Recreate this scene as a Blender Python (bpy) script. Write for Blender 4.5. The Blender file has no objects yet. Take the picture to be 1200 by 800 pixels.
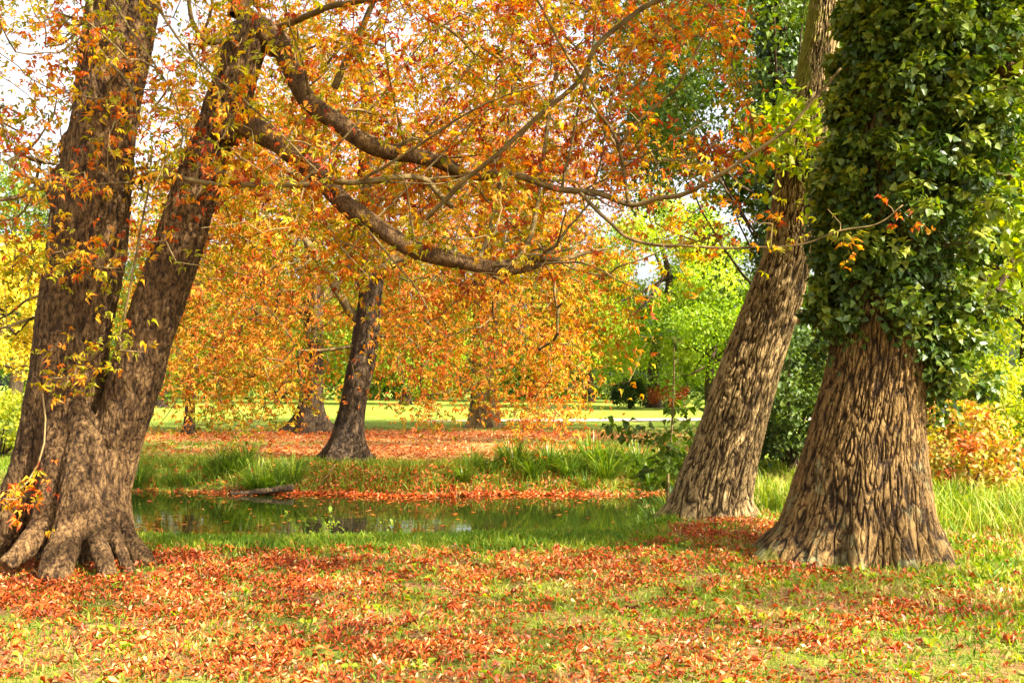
import bpy, math
import numpy as np
from math import radians, sin, cos, pi

# ------------------------------------------------------------------ camera, sky, sun, exposure
scene = bpy.context.scene
COL = scene.collection
R = np.random.default_rng

F_PX, TILT, EYE = 1167.0, math.atan(50.0 / 1167.0), 1.6
cam_data = bpy.data.cameras.new('camera')
cam_data.sensor_width = 36.0
cam_data.lens = 36.0 * F_PX / 1200.0
cam_data.clip_start = 0.05
cam_data.clip_end = 3000.0
cam = bpy.data.objects.new('camera', cam_data)
COL.objects.link(cam)
cam.location = (0, 0, EYE)
cam.rotation_euler = (pi / 2 + TILT, 0, 0)
scene.camera = cam

SUN_EL, SUN_AZ = radians(40), radians(122)      # azimuth clockwise from +Y (the view direction)
world = bpy.data.worlds.new('World')
scene.world = world
world.use_nodes = True
wn = world.node_tree
bg = wn.nodes['Background']
sky = wn.nodes.new('ShaderNodeTexSky')
sky.sky_type = 'NISHITA'
sky.sun_disc = False
sky.sun_elevation = SUN_EL
sky.sun_rotation = SUN_AZ
sky.air_density = 1.0
sky.dust_density = 6.0
sky.ozone_density = 0.6
veil = wn.nodes.new('ShaderNodeHueSaturation')          # thin high cloud whitens the sky
veil.inputs['Saturation'].default_value = 0.35
veil.inputs['Value'].default_value = 1.1
wn.links.new(sky.outputs[0], veil.inputs['Color'])
wn.links.new(veil.outputs[0], bg.inputs[0])
bg.inputs[1].default_value = 0.11

sun_data = bpy.data.lights.new('sun', 'SUN')
sun_data.energy = 5.0
sun_data.angle = radians(0.6)
sun_data.color = (1.0, 0.90, 0.74)
sun = bpy.data.objects.new('sun', sun_data)
COL.objects.link(sun)
sd = (sin(SUN_AZ) * cos(SUN_EL), cos(SUN_AZ) * cos(SUN_EL), sin(SUN_EL))
from mathutils import Vector
sun.rotation_euler = Vector(sd).to_track_quat('Z', 'Y').to_euler()
sun.location = (12, -8, 20)

vs = scene.view_settings
vs.view_transform = 'Standard'
vs.look = 'None'
vs.gamma = 1.0
vs.use_curve_mapping = False
vs.exposure = 2.08
cy = scene.cycles
cy.max_bounces = 7
cy.diffuse_bounces = 4
cy.glossy_bounces = 3
cy.transmission_bounces = 5
cy.transparent_max_bounces = 4
cy.caustics_reflective = False
cy.caustics_refractive = False
cy.use_denoising = True
cy.use_adaptive_sampling = True
cy.adaptive_threshold = 0.02

# ------------------------------------------------------------------ helpers
def nrm(v):
    v = np.asarray(v, float)
    return v / np.maximum(np.linalg.norm(v, axis=-1, keepdims=True), 1e-9)

def at(px, py, y):
    """a point of the 1200 x 800 picture at world depth y"""
    u, v = (px - 600.0) / F_PX, (400.0 - py) / F_PX
    d = np.array([u, cos(TILT) - v * sin(TILT), sin(TILT) + v * cos(TILT)])
    return np.array([0, 0, EYE]) + d * (y / d[1])

_perm = R(7).permutation(256)
_perm = np.concatenate([_perm, _perm, _perm])
_grad = nrm(R(8).normal(size=(256, 3)))
def noise(p):
    """3D gradient noise, about -0.7 to 0.7"""
    p = np.asarray(p, float)
    i = np.floor(p).astype(int)
    f = p - i
    w = f * f * f * (f * (f * 6 - 15) + 10)
    i &= 255
    out = 0
    for dx in (0, 1):
        for dy in (0, 1):
            for dz in (0, 1):
                h = _perm[_perm[_perm[(i[..., 0] + dx) & 255] + ((i[..., 1] + dy) & 255)] + ((i[..., 2] + dz) & 255)]
                g = _grad[h]
                q = f - np.array([dx, dy, dz])
                d = (g * q).sum(-1)
                wt = (w[..., 0] if dx else 1 - w[..., 0]) * (w[..., 1] if dy else 1 - w[..., 1]) * (w[..., 2] if dz else 1 - w[..., 2])
                out = out + d * wt
    return out

def fbm(p, oct=4, gain=0.5):
    p = np.asarray(p, float)
    a, s, out = 1.0, 1.0, 0
    for k in range(oct):
        out = out + a * noise(p * s + 17.3 * k)
        a *= gain
        s *= 2.03
    return out

def noise2(x, y, s=1.0, z=0.0, oct=3):
    return fbm(np.stack([x * s, y * s, np.full_like(x, z)], -1), oct)

def smooth(a, b, x):
    t = np.clip((x - a) / (b - a), 0, 1)
    return t * t * (3 - 2 * t)

class MB:
    """collects vertices and faces; build() links them as ONE mesh object"""
    def __init__(s):
        s.v, s.f, s.m, s.t, s.n, s.uv, s.ex = [], [], [], [], 0, [], []
    def add(s, v, f, mat=0, tint=None, ex=None):
        v = np.asarray(v, np.float32).reshape(-1, 3)
        f = np.asarray(f, np.int32)
        s.v.append(v)
        s.f.append(f + s.n)
        s.m.append(np.full(len(f), mat, np.int32))
        s.t.append(np.zeros(len(v), np.float32) if tint is None else np.asarray(tint, np.float32).ravel())
        s.ex.append(np.zeros(len(v), np.float32) if ex is None else np.asarray(ex, np.float32).ravel())
        s.n += len(v)
    def mesh(s, name, mats, smooth_shade=False):
        me = bpy.data.meshes.new(name)
        v = np.concatenate(s.v)
        me.vertices.add(len(v))
        me.vertices.foreach_set('co', v.ravel())
        li = np.concatenate([f.ravel() for f in s.f]).astype(np.int32)
        tot = np.concatenate([np.full(len(f), f.shape[1], np.int32) for f in s.f])
        st = np.concatenate([[0], np.cumsum(tot)[:-1]]).astype(np.int32)
        me.loops.add(len(li))
        me.loops.foreach_set('vertex_index', li)
        me.polygons.add(len(tot))
        me.polygons.foreach_set('loop_start', st)
        me.polygons.foreach_set('loop_total', tot)
        me.polygons.foreach_set('material_index', np.concatenate(s.m))
        if smooth_shade:
            me.polygons.foreach_set('use_smooth', np.ones(len(tot), bool))
        me.update(calc_edges=True)
        a = me.attributes.new('tint', 'FLOAT', 'POINT')
        a.data.foreach_set('value', np.concatenate(s.t))
        if any(e.any() for e in s.ex):
            a = me.attributes.new('extra', 'FLOAT', 'POINT')
            a.data.foreach_set('value', np.concatenate(s.ex))
        for m in (mats if isinstance(mats, (list, tuple)) else [mats]):
            me.materials.append(m)
        return me
    def build(s, name, mats, parent=None, smooth_shade=False):
        o = bpy.data.objects.new(name, s.mesh(name, mats, smooth_shade))
        COL.objects.link(o)
        if parent is not None:
            o.parent = parent
        return o

def tag(o, label=None, cat=None, group=None, kind=None):
    for k, v in (('label', label), ('category', cat), ('group', group), ('kind', kind)):
        if v:
            o[k] = v
    return o

def thing(name, label, cat, loc=(0, 0, 0), group=None):
    o = bpy.data.objects.new(name, None)
    o.empty_display_size = 0.3
    COL.objects.link(o)
    o.location = loc
    return tag(o, label, cat, group)

def copy_tree(o, parent=None):
    c = o.copy()
    COL.objects.link(c)
    if parent is not None:
        c.parent = parent
    for ch in [x for x in COL.objects if x.parent == o]:
        copy_tree(ch, c)
    return c

# ---- curves and tubes
def spline(pts, step):
    """Catmull-Rom through pts (n, k), resampled about every step metres of the first three columns"""
    p = np.asarray(pts, float)
    p = np.vstack([2 * p[0] - p[1], p, 2 * p[-1] - p[-2]])
    out = []
    for i in range(1, len(p) - 2):
        a, b, c, d = p[i - 1:i + 3]
        n = max(1, int(math.ceil(np.linalg.norm((c - b)[:3]) / step)))
        t = np.linspace(0, 1, n, endpoint=False)[:, None]
        out.append(0.5 * (2 * b + (c - a) * t + (2 * a - 5 * b + 4 * c - d) * t ** 2 + (3 * b - a - 3 * c + d) * t ** 3))
    out.append(p[-2][None])
    return np.vstack(out)

def tube_arrays(P, rad, k=6, cap=False):
    P = np.asarray(P, float)
    n = len(P)
    T = nrm(np.gradient(P, axis=0))
    ref = np.array([0.31, 0.2, 0.93]) if abs(nrm(P[-1] - P[0])[2]) < 0.8 else np.array([0.9, 0.42, 0.05])
    U = nrm(np.cross(T, ref))
    V = np.cross(T, U)
    th = np.linspace(0, 2 * pi, k, endpoint=False)
    ring = U[:, None] * np.cos(th)[None, :, None] + V[:, None] * np.sin(th)[None, :, None]
    rad = np.asarray(rad, float)
    v = P[:, None] + ring * (rad[:, None, None] if rad.ndim == 1 else rad[..., None])
    i = np.arange(n - 1)[:, None] * k
    j = np.arange(k)[None]
    jn = (j + 1) % k
    f = np.stack([i + j, i + jn, i + k + jn, i + k + j], -1).reshape(-1, 4)
    v = v.reshape(-1, 3)
    if cap:
        v = np.vstack([v, P[-1] + T[-1] * float(np.mean(rad[-1])) * 0.25])
        tipi = len(v) - 1
        b = (n - 1) * k
        f = np.vstack([f, np.stack([b + j[0], b + jn[0], np.full(k, tipi), np.full(k, tipi)], -1)])
    return v, f

def limb_tube(mb, pts, r0, r1, k=10, step=0.06, wob=0.012, seed=0, mat=0, cap=True, power=1.0):
    P = spline(pts, step)
    n = len(P)
    s = np.linspace(0, 1, n)
    q = P * 2.3 + seed * 9.1
    P = P + wob * np.stack([noise(q), noise(q + 31), noise(q + 63)], -1) * 2.0 + 0.7 * wob * np.stack([noise(q * 3 + 5), noise(q * 3 + 36), noise(q * 3 + 68)], -1)
    rad = r0 + (r1 - r0) * s ** power
    th = np.linspace(0, 2 * pi, k, endpoint=False)
    ang = np.stack([np.cos(th), np.sin(th), 0 * th], -1)
    rr = rad[:, None] * (1 + 0.22 * noise(P[:, None] * 5.0 + ang[None] * 1.3 + seed))
    v, f = tube_arrays(P, rr, k, cap)
    mb.add(v, f, mat, 0.5 + 0.6 * noise(v * 14.0))
    return P

# ---- twig growth: every spray joins the nearest wood already grown
def grow(nodes0, targets, rng, seg=0.28, rt=0.0028, expo=0.48, droop=0.0, rmax=0.05):
    nodes0 = np.asarray(nodes0, float)
    targets = np.asarray(targets, float)
    order = np.argsort([((nodes0 - t) ** 2).sum(1).min() for t in targets])
    cap = len(nodes0) + len(targets) * 14 + 10
    N = np.zeros((cap, 3)); par = np.full(cap, -1); n = len(nodes0)
    N[:n] = nodes0
    chains, tips, dirs = [], [], []
    for ti in order:
        t = targets[ti]
        p = int(((N[:n] - t) ** 2).sum(1).argmin())
        a = N[p]
        L = np.linalg.norm(t - a)
        if L < 0.04:
            continue
        m = min(12, max(2, int(math.ceil(L / seg))))
        if n + m >= cap:
            break
        ctrl = (a + t) / 2 + rng.normal(size=3) * 0.13 * L + np.array([0, 0, -droop * L])
        s = np.linspace(0, 1, m + 1)[1:, None]
        q = (1 - s) ** 2 * a + 2 * s * (1 - s) * ctrl + s ** 2 * t
        ids = np.arange(n, n + m)
        N[n:n + m] = q
        par[ids] = np.concatenate([[p], ids[:-1]])
        n += m
        chains.append((p, ids)); tips.append(t)
        dirs.append(q[-1] - (q[-2] if m > 1 else a))
    cnt = np.zeros(n)
    for p, ids in chains:
        cnt[ids[-1]] += 1
    for i in range(n - 1, len(nodes0) - 1, -1):
        if par[i] >= 0:
            cnt[par[i]] += cnt[i]
    rad = np.minimum(rt * np.maximum(cnt, 1) ** expo, rmax)
    return N, rad, chains, np.array(tips), nrm(np.array(dirs))

def add_twigs(mb, N, rad, chains, mat, k=5):
    for p, ids in chains:
        P = np.vstack([N[p], N[ids]])
        r = np.concatenate([[rad[ids[0]]], rad[ids]])
        r[-1] *= 0.6
        v, f = tube_arrays(P, r, k)
        mb.add(v, f, mat, np.full(len(v), 0.5))

# ---- leaves.  A template is (verts with x = length, y = width, z = normal; triangles; tip weight per vert)
def leaflet(L, W, ang, fold, droop, curl=0.0, base=0.08):
    c, s = cos(ang), sin(ang)
    pts = np.array([[base, 0, 0], [0.6 * L, W / 2, fold * W], [0.55 * L, 0, 0.02 - droop * 0.25 * L],
                    [0.6 * L, -W / 2, fold * W], [L * (1 - 0.35 * abs(curl)), curl * 0.2 * L, -droop * L + curl * 0.25 * L]])
    q = pts.copy()
    q[:, 0] = pts[:, 0] * c - pts[:, 1] * s
    q[:, 1] = pts[:, 0] * s + pts[:, 1] * c
    tri = np.array([[0, 2, 1], [0, 3, 2], [1, 2, 4], [2, 3, 4]])
    return q, tri, np.array([0.0, 0.55, 0.2, 0.55, 1.0])

def merge(parts):
    V, Fc, W, n = [], [], [], 0
    for v, f, w in parts:
        V.append(v); Fc.append(f + n); W.append(w); n += len(v)
    return np.vstack(V), np.vstack(Fc), np.concatenate(W)

def palm(rng, nl=5, curled=0.0):
    parts = []
    spread = 1.25 if nl >= 5 else 0.8
    for a in np.linspace(-spread, spread, nl):
        L = (1.0 - 0.28 * (abs(a) / spread) ** 1.5) * rng.uniform(0.85, 1.1)
        if curled and rng.random() < curled:
            parts.append(leaflet(L * 0.8, 0.2, a + rng.normal() * 0.12, rng.uniform(0.5, 1.1), rng.uniform(0.2, 0.7), rng.uniform(-0.9, 0.9)))
        else:
            parts.append(leaflet(L, 0.25, a + rng.normal() * 0.12, rng.uniform(0.1, 0.7), rng.uniform(0.25, 0.85), rng.normal() * 0.3))
    return merge(parts)

_r = R(3)
PALMS = [palm(_r, 5, 0.2) for _ in range(4)] + [palm(_r, 5, 0.75) for _ in range(4)] + [palm(_r, 3, 0.4) for _ in range(2)]
FARPALMS = [palm(_r, 3, 0.3) for _ in range(4)]
OVALS = [leaflet(1.0, w, 0, f, d, c, 0.0) for w, f, d, c in ((0.6, 0.15, 0.1, 0.05), (0.55, 0.25, 0.3, -0.1), (0.65, 0.1, 0.2, 0.12))]
CURLS = [leaflet(1.0, w, 0, f, d, c, 0.0) for w, f, d, c in ((0.32, 0.6, -0.25, 0.5), (0.26, 1.0, 0.1, -0.6), (0.36, 0.4, 0.25, 0.3), (0.42, 0.2, -0.1, -0.2), (0.2, 1.3, -0.3, 0.8), (0.3, 0.9, 0.3, -0.9))]
def ivy_leaf(d):
    v = np.array([[0, 0, 0], [0.12, 0.42, 0.05], [0.5, 0.3, 0.02], [1.0, 0, -d], [0.5, -0.3, 0.02], [0.12, -0.42, 0.05], [0.4, 0, -0.06]], float)
    f = np.array([[0, 6, 1], [1, 6, 2], [2, 6, 3], [3, 6, 4], [4, 6, 5], [5, 6, 0]])
    return v, f, np.array([0.3, 1, 0.8, 1, 0.8, 1, 0.0])
IVIES = [ivy_leaf(0.1), ivy_leaf(0.3)]
def lobed_leaf():
    v = [[0, 0, 0]]
    for i, (x, w) in enumerate(((0.2, 0.16), (0.35, 0.3), (0.45, 0.18), (0.62, 0.34), (0.72, 0.2), (0.85, 0.22), (1.0, 0.0))):
        v += [[x, w, 0.06], [x, -w, 0.06]] if w else [[x, 0, -0.12]]
    v = np.array(v + [[0.5, 0, -0.02]], float)
    c = len(v) - 1
    left = [0, 1, 3, 5, 7, 9, 11, 13]; right = [0, 2, 4, 6, 8, 10, 12, 13]
    f = [[left[i], c, left[i + 1]] for i in range(7)] + [[right[i + 1], c, right[i]] for i in range(7)]
    w = np.full(len(v), 0.6); w[0] = w[c] = 0
    return v, np.array(f), w
LOBED = [lobed_leaf()]
def blade(bend, w=0.03):
    v = np.array([[0, w / 2, 0], [0, -w / 2, 0], [0.5, w * 0.45, bend * 0.22], [0.5, -w * 0.45, bend * 0.22], [0.85, w * 0.25, bend * 0.62], [0.85, -w * 0.25, bend * 0.62], [1.0 - 0.1 * bend, 0, bend * 0.95]])
    return v, np.array([[0, 1, 3], [0, 3, 2], [2, 3, 5], [2, 5, 4], [4, 5, 6]]), np.array([0, 0, .4, .4, .8, .8, 1.0])
BLADES = [blade(0.2), blade(0.55), blade(0.9, 0.025)]
SHORT = [(np.array([[0, 0.05, 0], [0, -0.05, 0], [0.6, 0.0, 0.08], [1.0, 0, b]]), np.array([[0, 1, 2], [0, 2, 3]]), np.array([0, 0, .5, 1.0])) for b in (0.2, 0.5)]
BIGGRASS = [blade(0.3, 0.06), blade(0.7, 0.05)]

def scatter(mb, templates, rng, P, X, Z, S, tint, mat=0, tipgrad=0.0, ex=None):
    P = np.asarray(P, float); N = len(P)
    if not N:
        return
    X = nrm(X)
    Y = nrm(np.cross(Z, X))
    Z = np.cross(X, Y)
    S = np.broadcast_to(np.asarray(S, float), (N,)); tint = np.broadcast_to(np.asarray(tint, float), (N,))
    pick = rng.integers(0, len(templates), N)
    for i, (T, Fc, W) in enumerate(templates):
        m = np.nonzero(pick == i)[0]
        if not len(m):
            continue
        v = P[m, None] + S[m, None, None] * (T[None, :, 0:1] * X[m, None] + T[None, :, 1:2] * Y[m, None] + T[None, :, 2:3] * Z[m, None])
        f = (np.arange(len(m)) * len(T))[:, None, None] + Fc[None]
        t = tint[m, None] + tipgrad * W[None]
        mb.add(v, f.reshape(-1, Fc.shape[1]), mat, t, None if ex is None else np.repeat(ex[m], len(T)))

# ------------------------------------------------------------------ materials
def new_mat(name):
    m = bpy.data.materials.new(name)
    m.use_nodes = True
    nt = m.node_tree
    nt.nodes.clear()
    out = nt.nodes.new('ShaderNodeOutputMaterial')
    return m, nt, out

def node(nt, t, **kw):
    n = nt.nodes.new(t)
    for k, v in kw.items():
        if k in n.inputs:
            n.inputs[k].default_value = v
        else:
            setattr(n, k, v)
    return n

def ramp(nt, src, stops, interp='LINEAR'):
    r = nt.nodes.new('ShaderNodeValToRGB')
    r.color_ramp.interpolation = interp
    els = r.color_ramp.elements
    while len(els) > 1:
        els.remove(els[-1])
    els[0].position = stops[0][0]
    els[0].color = (*stops[0][1], 1)
    for p, c in stops[1:]:
        e = els.new(p)
        e.color = (*c, 1)
    nt.links.new(src, r.inputs[0])
    return r.outputs[0]

def attr(nt, name):
    a = nt.nodes.new('ShaderNodeAttribute')
    a.attribute_name = name
    return a.outputs['Fac']

def leaf_mat(name, stops, translucent=0.45, rough=0.5, spec=0.25, boost=1.25):
    m, nt, out = new_mat(name)
    L = nt.links
    col = ramp(nt, attr(nt, 'tint'), stops)
    geo = node(nt, 'ShaderNodeTexCoord')
    nz = node(nt, 'ShaderNodeTexNoise', Scale=30.0, Detail=2.0)
    L.new(geo.outputs['Object'], nz.inputs['Vector'])
    hs = node(nt, 'ShaderNodeHueSaturation')
    mr = node(nt, 'ShaderNodeMapRange')
    mr.inputs[3].default_value = 0.7; mr.inputs[4].default_value = 1.3
    L.new(nz.outputs[0], mr.inputs[0])
    L.new(mr.outputs[0], hs.inputs['Value'])
    L.new(col, hs.inputs['Color'])
    p = node(nt, 'ShaderNodeBsdfPrincipled')
    p.inputs['Roughness'].default_value = rough
    p.inputs['Specular IOR Level'].default_value = spec
    L.new(hs.outputs[0], p.inputs['Base Color'])
    tr = node(nt, 'ShaderNodeBsdfTranslucent')
    hb = node(nt, 'ShaderNodeHueSaturation')
    hb.inputs['Saturation'].default_value = 1.1
    hb.inputs['Value'].default_value = boost
    L.new(hs.outputs[0], hb.inputs['Color'])
    L.new(hb.outputs[0], tr.inputs['Color'])
    mx = node(nt, 'ShaderNodeMixShader')
    mx.inputs[0].default_value = translucent
    L.new(p.outputs[0], mx.inputs[1]); L.new(tr.outputs[0], mx.inputs[2])
    L.new(mx.outputs[0], out.inputs['Surface'])
    return m

def bark_mat(name, stops, scale=(16, 16, 3.2), bump=0.6, moss=None, lichen=None, rough=0.85, grain=60.0, crack=None):
    """colour from the ridge pattern stored as tint, broken up by stretched noise; moss follows noise and the attribute extra"""
    m, nt, out = new_mat(name)
    L = nt.links
    tc = node(nt, 'ShaderNodeTexCoord')
    mp = node(nt, 'ShaderNodeMapping')
    mp.inputs['Scale'].default_value = scale
    L.new(tc.outputs['Object'], mp.inputs[0])
    n1 = node(nt, 'ShaderNodeTexNoise', Scale=1.0, Detail=6.0, Roughness=0.65, Distortion=0.6)
    L.new(mp.outputs[0], n1.inputs['Vector'])
    n2 = node(nt, 'ShaderNodeTexNoise', Scale=grain, Detail=3.0, Roughness=0.7)
    L.new(tc.outputs['Object'], n2.inputs['Vector'])
    add = node(nt, 'ShaderNodeMath', operation='MULTIPLY_ADD')
    L.new(n1.outputs[0], add.inputs[0]); add.inputs[1].default_value = 0.9
    sub = node(nt, 'ShaderNodeMath', operation='SUBTRACT')
    L.new(attr(nt, 'tint'), sub.inputs[0]); sub.inputs[1].default_value = 0.5
    L.new(sub.outputs[0], add.inputs[2])
    add2 = node(nt, 'ShaderNodeMath', operation='MULTIPLY_ADD')
    L.new(n2.outputs[0], add2.inputs[0]); add2.inputs[1].default_value = 0.35
    L.new(add.outputs[0], add2.inputs[2])
    height = add2.outputs[0]
    if crack:
        csc, cw, amt = crack
        m2 = node(nt, 'ShaderNodeMapping')
        m2.inputs['Scale'].default_value = csc
        wob = node(nt, 'ShaderNodeTexNoise', Scale=7.0, Detail=3.0)
        L.new(tc.outputs['Object'], wob.inputs['Vector'])
        wmx = node(nt, 'ShaderNodeVectorMath', operation='MULTIPLY_ADD')
        L.new(wob.outputs['Color'], wmx.inputs[0]); wmx.inputs[1].default_value = (0.12, 0.12, 0.16)
        L.new(tc.outputs['Object'], wmx.inputs[2])
        L.new(wmx.outputs[0], m2.inputs[0])
        vo = node(nt, 'ShaderNodeTexVoronoi', feature='DISTANCE_TO_EDGE', Scale=1.0)
        L.new(m2.outputs[0], vo.inputs['Vector'])
        cr = node(nt, 'ShaderNodeMapRange')
        cr.inputs[1].default_value = 0.0; cr.inputs[2].default_value = cw; cr.inputs[3].default_value = -amt; cr.inputs[4].default_value = 0.0
        L.new(vo.outputs['Distance'], cr.inputs[0])
        ad3 = node(nt, 'ShaderNodeMath', operation='ADD')
        L.new(height, ad3.inputs[0]); L.new(cr.outputs[0], ad3.inputs[1])
        height = ad3.outputs[0]
    col = ramp(nt, height, stops)
    big = node(nt, 'ShaderNodeTexNoise', Scale=1.7, Detail=4.0, Roughness=0.6)
    L.new(tc.outputs['Object'], big.inputs['Vector'])
    for spec_, sc in ((moss, 'extra'), (lichen, None)):
        if not spec_:
            continue
        c, lo, hi, w = spec_
        src = node(nt, 'ShaderNodeTexNoise', Scale=w, Detail=5.0, Roughness=0.7)
        L.new(tc.outputs['Object'], src.inputs['Vector'])
        if sc:
            a = node(nt, 'ShaderNodeMath', operation='ADD')
            L.new(src.outputs[0], a.inputs[0]); L.new(attr(nt, sc), a.inputs[1])
            s_out = a.outputs[0]
        else:
            a = node(nt, 'ShaderNodeMath', operation='MULTIPLY_ADD')
            sep = node(nt, 'ShaderNodeSeparateXYZ')
            L.new(tc.outputs['Object'], sep.inputs[0])
            L.new(sep.outputs['Z'], a.inputs[0]); a.inputs[1].default_value = -0.085
            L.new(src.outputs[0], a.inputs[2])
            s_out = a.outputs[0]
        mr = node(nt, 'ShaderNodeMapRange', interpolation_type='SMOOTHSTEP')
        mr.inputs[1].default_value = lo; mr.inputs[2].default_value = hi
        L.new(s_out, mr.inputs[0])
        mm = node(nt, 'ShaderNodeMix', data_type='RGBA')
        L.new(mr.outputs[0], mm.inputs[0]); L.new(col, mm.inputs[6]); mm.inputs[7].default_value = (*c, 1)
        col = mm.outputs[2]
    hs = node(nt, 'ShaderNodeHueSaturation')
    mr = node(nt, 'ShaderNodeMapRange')
    mr.inputs[1].default_value = 0.3; mr.inputs[2].default_value = 0.7; mr.inputs[3].default_value = 0.72; mr.inputs[4].default_value = 1.25
    L.new(big.outputs[0], mr.inputs[0]); L.new(mr.outputs[0], hs.inputs['Value']); L.new(col, hs.inputs['Color'])
    p = node(nt, 'ShaderNodeBsdfPrincipled')
    p.inputs['Roughness'].default_value = rough
    p.inputs['Specular IOR Level'].default_value = 0.2
    L.new(hs.outputs[0], p.inputs['Base Color'])
    b = node(nt, 'ShaderNodeBump', Strength=bump, Distance=0.02)
    L.new(height, b.inputs['Height']); L.new(b.outputs[0], p.inputs['Normal'])
    L.new(p.outputs[0], out.inputs['Surface'])
    return m

M = {}
M['chestnut_bark'] = bark_mat('chestnut_bark', [(0.05, (0.014, 0.007, 0.0025)), (0.35, (0.048, 0.025, 0.009)), (0.6, (0.095, 0.052, 0.019)), (0.95, (0.185, 0.11, 0.043))], scale=(30, 30, 12), bump=0.8, crack=((34, 34, 11), 0.12, 0.26),
                              moss=((0.10, 0.095, 0.025), 0.95, 1.3, 3.0))
M['limb_bark'] = bark_mat('limb_bark', [(0.1, (0.025, 0.016, 0.006)), (0.45, (0.085, 0.055, 0.02)), (0.9, (0.19, 0.135, 0.05))], scale=(9, 9, 9), bump=0.5)
M['twig_bark'] = bark_mat('twig_bark', [(0.1, (0.08, 0.05, 0.018)), (0.5, (0.16, 0.105, 0.04)), (0.9, (0.26, 0.19, 0.08))], scale=(20, 20, 20), bump=0.2)
M['oak_bark'] = bark_mat('oak_bark', [(0.10, (0.014, 0.007, 0.002)), (0.38, (0.06, 0.032, 0.010)), (0.68, (0.15, 0.085, 0.026)), (1.0, (0.25, 0.155, 0.052))], scale=(26, 26, 5), bump=0.6, crack=((40, 40, 8), 0.12, 0.3),
                         moss=((0.16, 0.15, 0.02), 0.85, 1.15, 5.0), lichen=((0.20, 0.185, 0.085), 0.49, 0.66, 4.0))
M['ash_bark'] = bark_mat('ash_bark', [(0.10, (0.022, 0.013, 0.005)), (0.38, (0.085, 0.052, 0.02)), (0.68, (0.25, 0.165, 0.064)), (1.0, (0.38, 0.27, 0.12))], scale=(26, 26, 5), bump=0.6, crack=((40, 40, 8), 0.12, 0.3),
                         moss=((0.17, 0.155, 0.018), 0.85, 1.15, 5.0))
M['far_bark'] = bark_mat('far_bark', [(0.1, (0.014, 0.009, 0.005)), (0.5, (0.05, 0.031, 0.015)), (0.9, (0.11, 0.073, 0.038))], scale=(8, 8, 2), bump=0.8, crack=((13, 13, 3.5), 0.16, 0.4))

M['chestnut_leaf'] = leaf_mat('chestnut_leaf', [(0.0, (0.15, 0.20, 0.012)), (0.22, (0.38, 0.34, 0.015)), (0.42, (0.66, 0.40, 0.02)), (0.62, (0.68, 0.23, 0.02)), (0.8, (0.52, 0.085, 0.015)), (1.0, (0.30, 0.05, 0.018))], 0.5, 0.5, 0.3, 1.3)
M['far_chestnut_leaf'] = leaf_mat('far_chestnut_leaf', [(0.0, (0.10, 0.16, 0.012)), (0.22, (0.23, 0.25, 0.012)), (0.42, (0.50, 0.27, 0.02)), (0.68, (0.60, 0.175, 0.028)), (1.0, (0.38, 0.07, 0.02))], 0.45, 0.6, 0.2, 1.25)
M['light_green_leaf'] = leaf_mat('light_green_leaf', [(0.0, (0.12, 0.21, 0.015)), (0.5, (0.25, 0.34, 0.02)), (1.0, (0.50, 0.45, 0.035))], 0.5)
M['mid_green_leaf'] = leaf_mat('mid_green_leaf', [(0.0, (0.04, 0.08, 0.010)), (0.5, (0.10, 0.155, 0.014)), (1.0, (0.21, 0.25, 0.022))], 0.4)
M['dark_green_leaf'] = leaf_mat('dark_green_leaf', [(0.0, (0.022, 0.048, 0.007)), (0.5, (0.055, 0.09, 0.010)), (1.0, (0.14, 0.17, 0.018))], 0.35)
M['yellow_leaf'] = leaf_mat('yellow_leaf', [(0.0, (0.18, 0.24, 0.015)), (0.5, (0.50, 0.42, 0.03)), (1.0, (0.66, 0.42, 0.06))], 0.45)
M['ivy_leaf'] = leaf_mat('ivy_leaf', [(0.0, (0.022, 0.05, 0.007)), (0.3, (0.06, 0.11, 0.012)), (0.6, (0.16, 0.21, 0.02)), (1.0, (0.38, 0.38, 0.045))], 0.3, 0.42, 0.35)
M['red_leaf'] = leaf_mat('red_leaf', [(0.0, (0.22, 0.27, 0.02)), (0.35, (0.40, 0.30, 0.04)), (0.65, (0.55, 0.19, 0.06)), (1.0, (0.45, 0.085, 0.035))], 0.4)
M['litter_leaf'] = leaf_mat('litter_leaf', [(0.0, (0.13, 0.030, 0.008)), (0.25, (0.37, 0.056, 0.011)), (0.5, (0.53, 0.098, 0.015)), (0.72, (0.54, 0.175, 0.03)), (0.9, (0.52, 0.34, 0.12)), (1.0, (0.60, 0.46, 0.25))], 0.15, 0.45, 0.35, 1.0)
M['grass'] = leaf_mat('grass', [(0.0, (0.045, 0.11, 0.010)), (0.45, (0.13, 0.22, 0.013)), (0.75, (0.27, 0.30, 0.025)), (1.0, (0.50, 0.37, 0.14))], 0.4, 0.5, 0.2)
M['sedge'] = leaf_mat('sedge', [(0.0, (0.03, 0.08, 0.012)), (0.5, (0.09, 0.17, 0.016)), (0.8, (0.26, 0.31, 0.03)), (1.0, (0.45, 0.40, 0.10))], 0.35, 0.4, 0.35)

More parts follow.
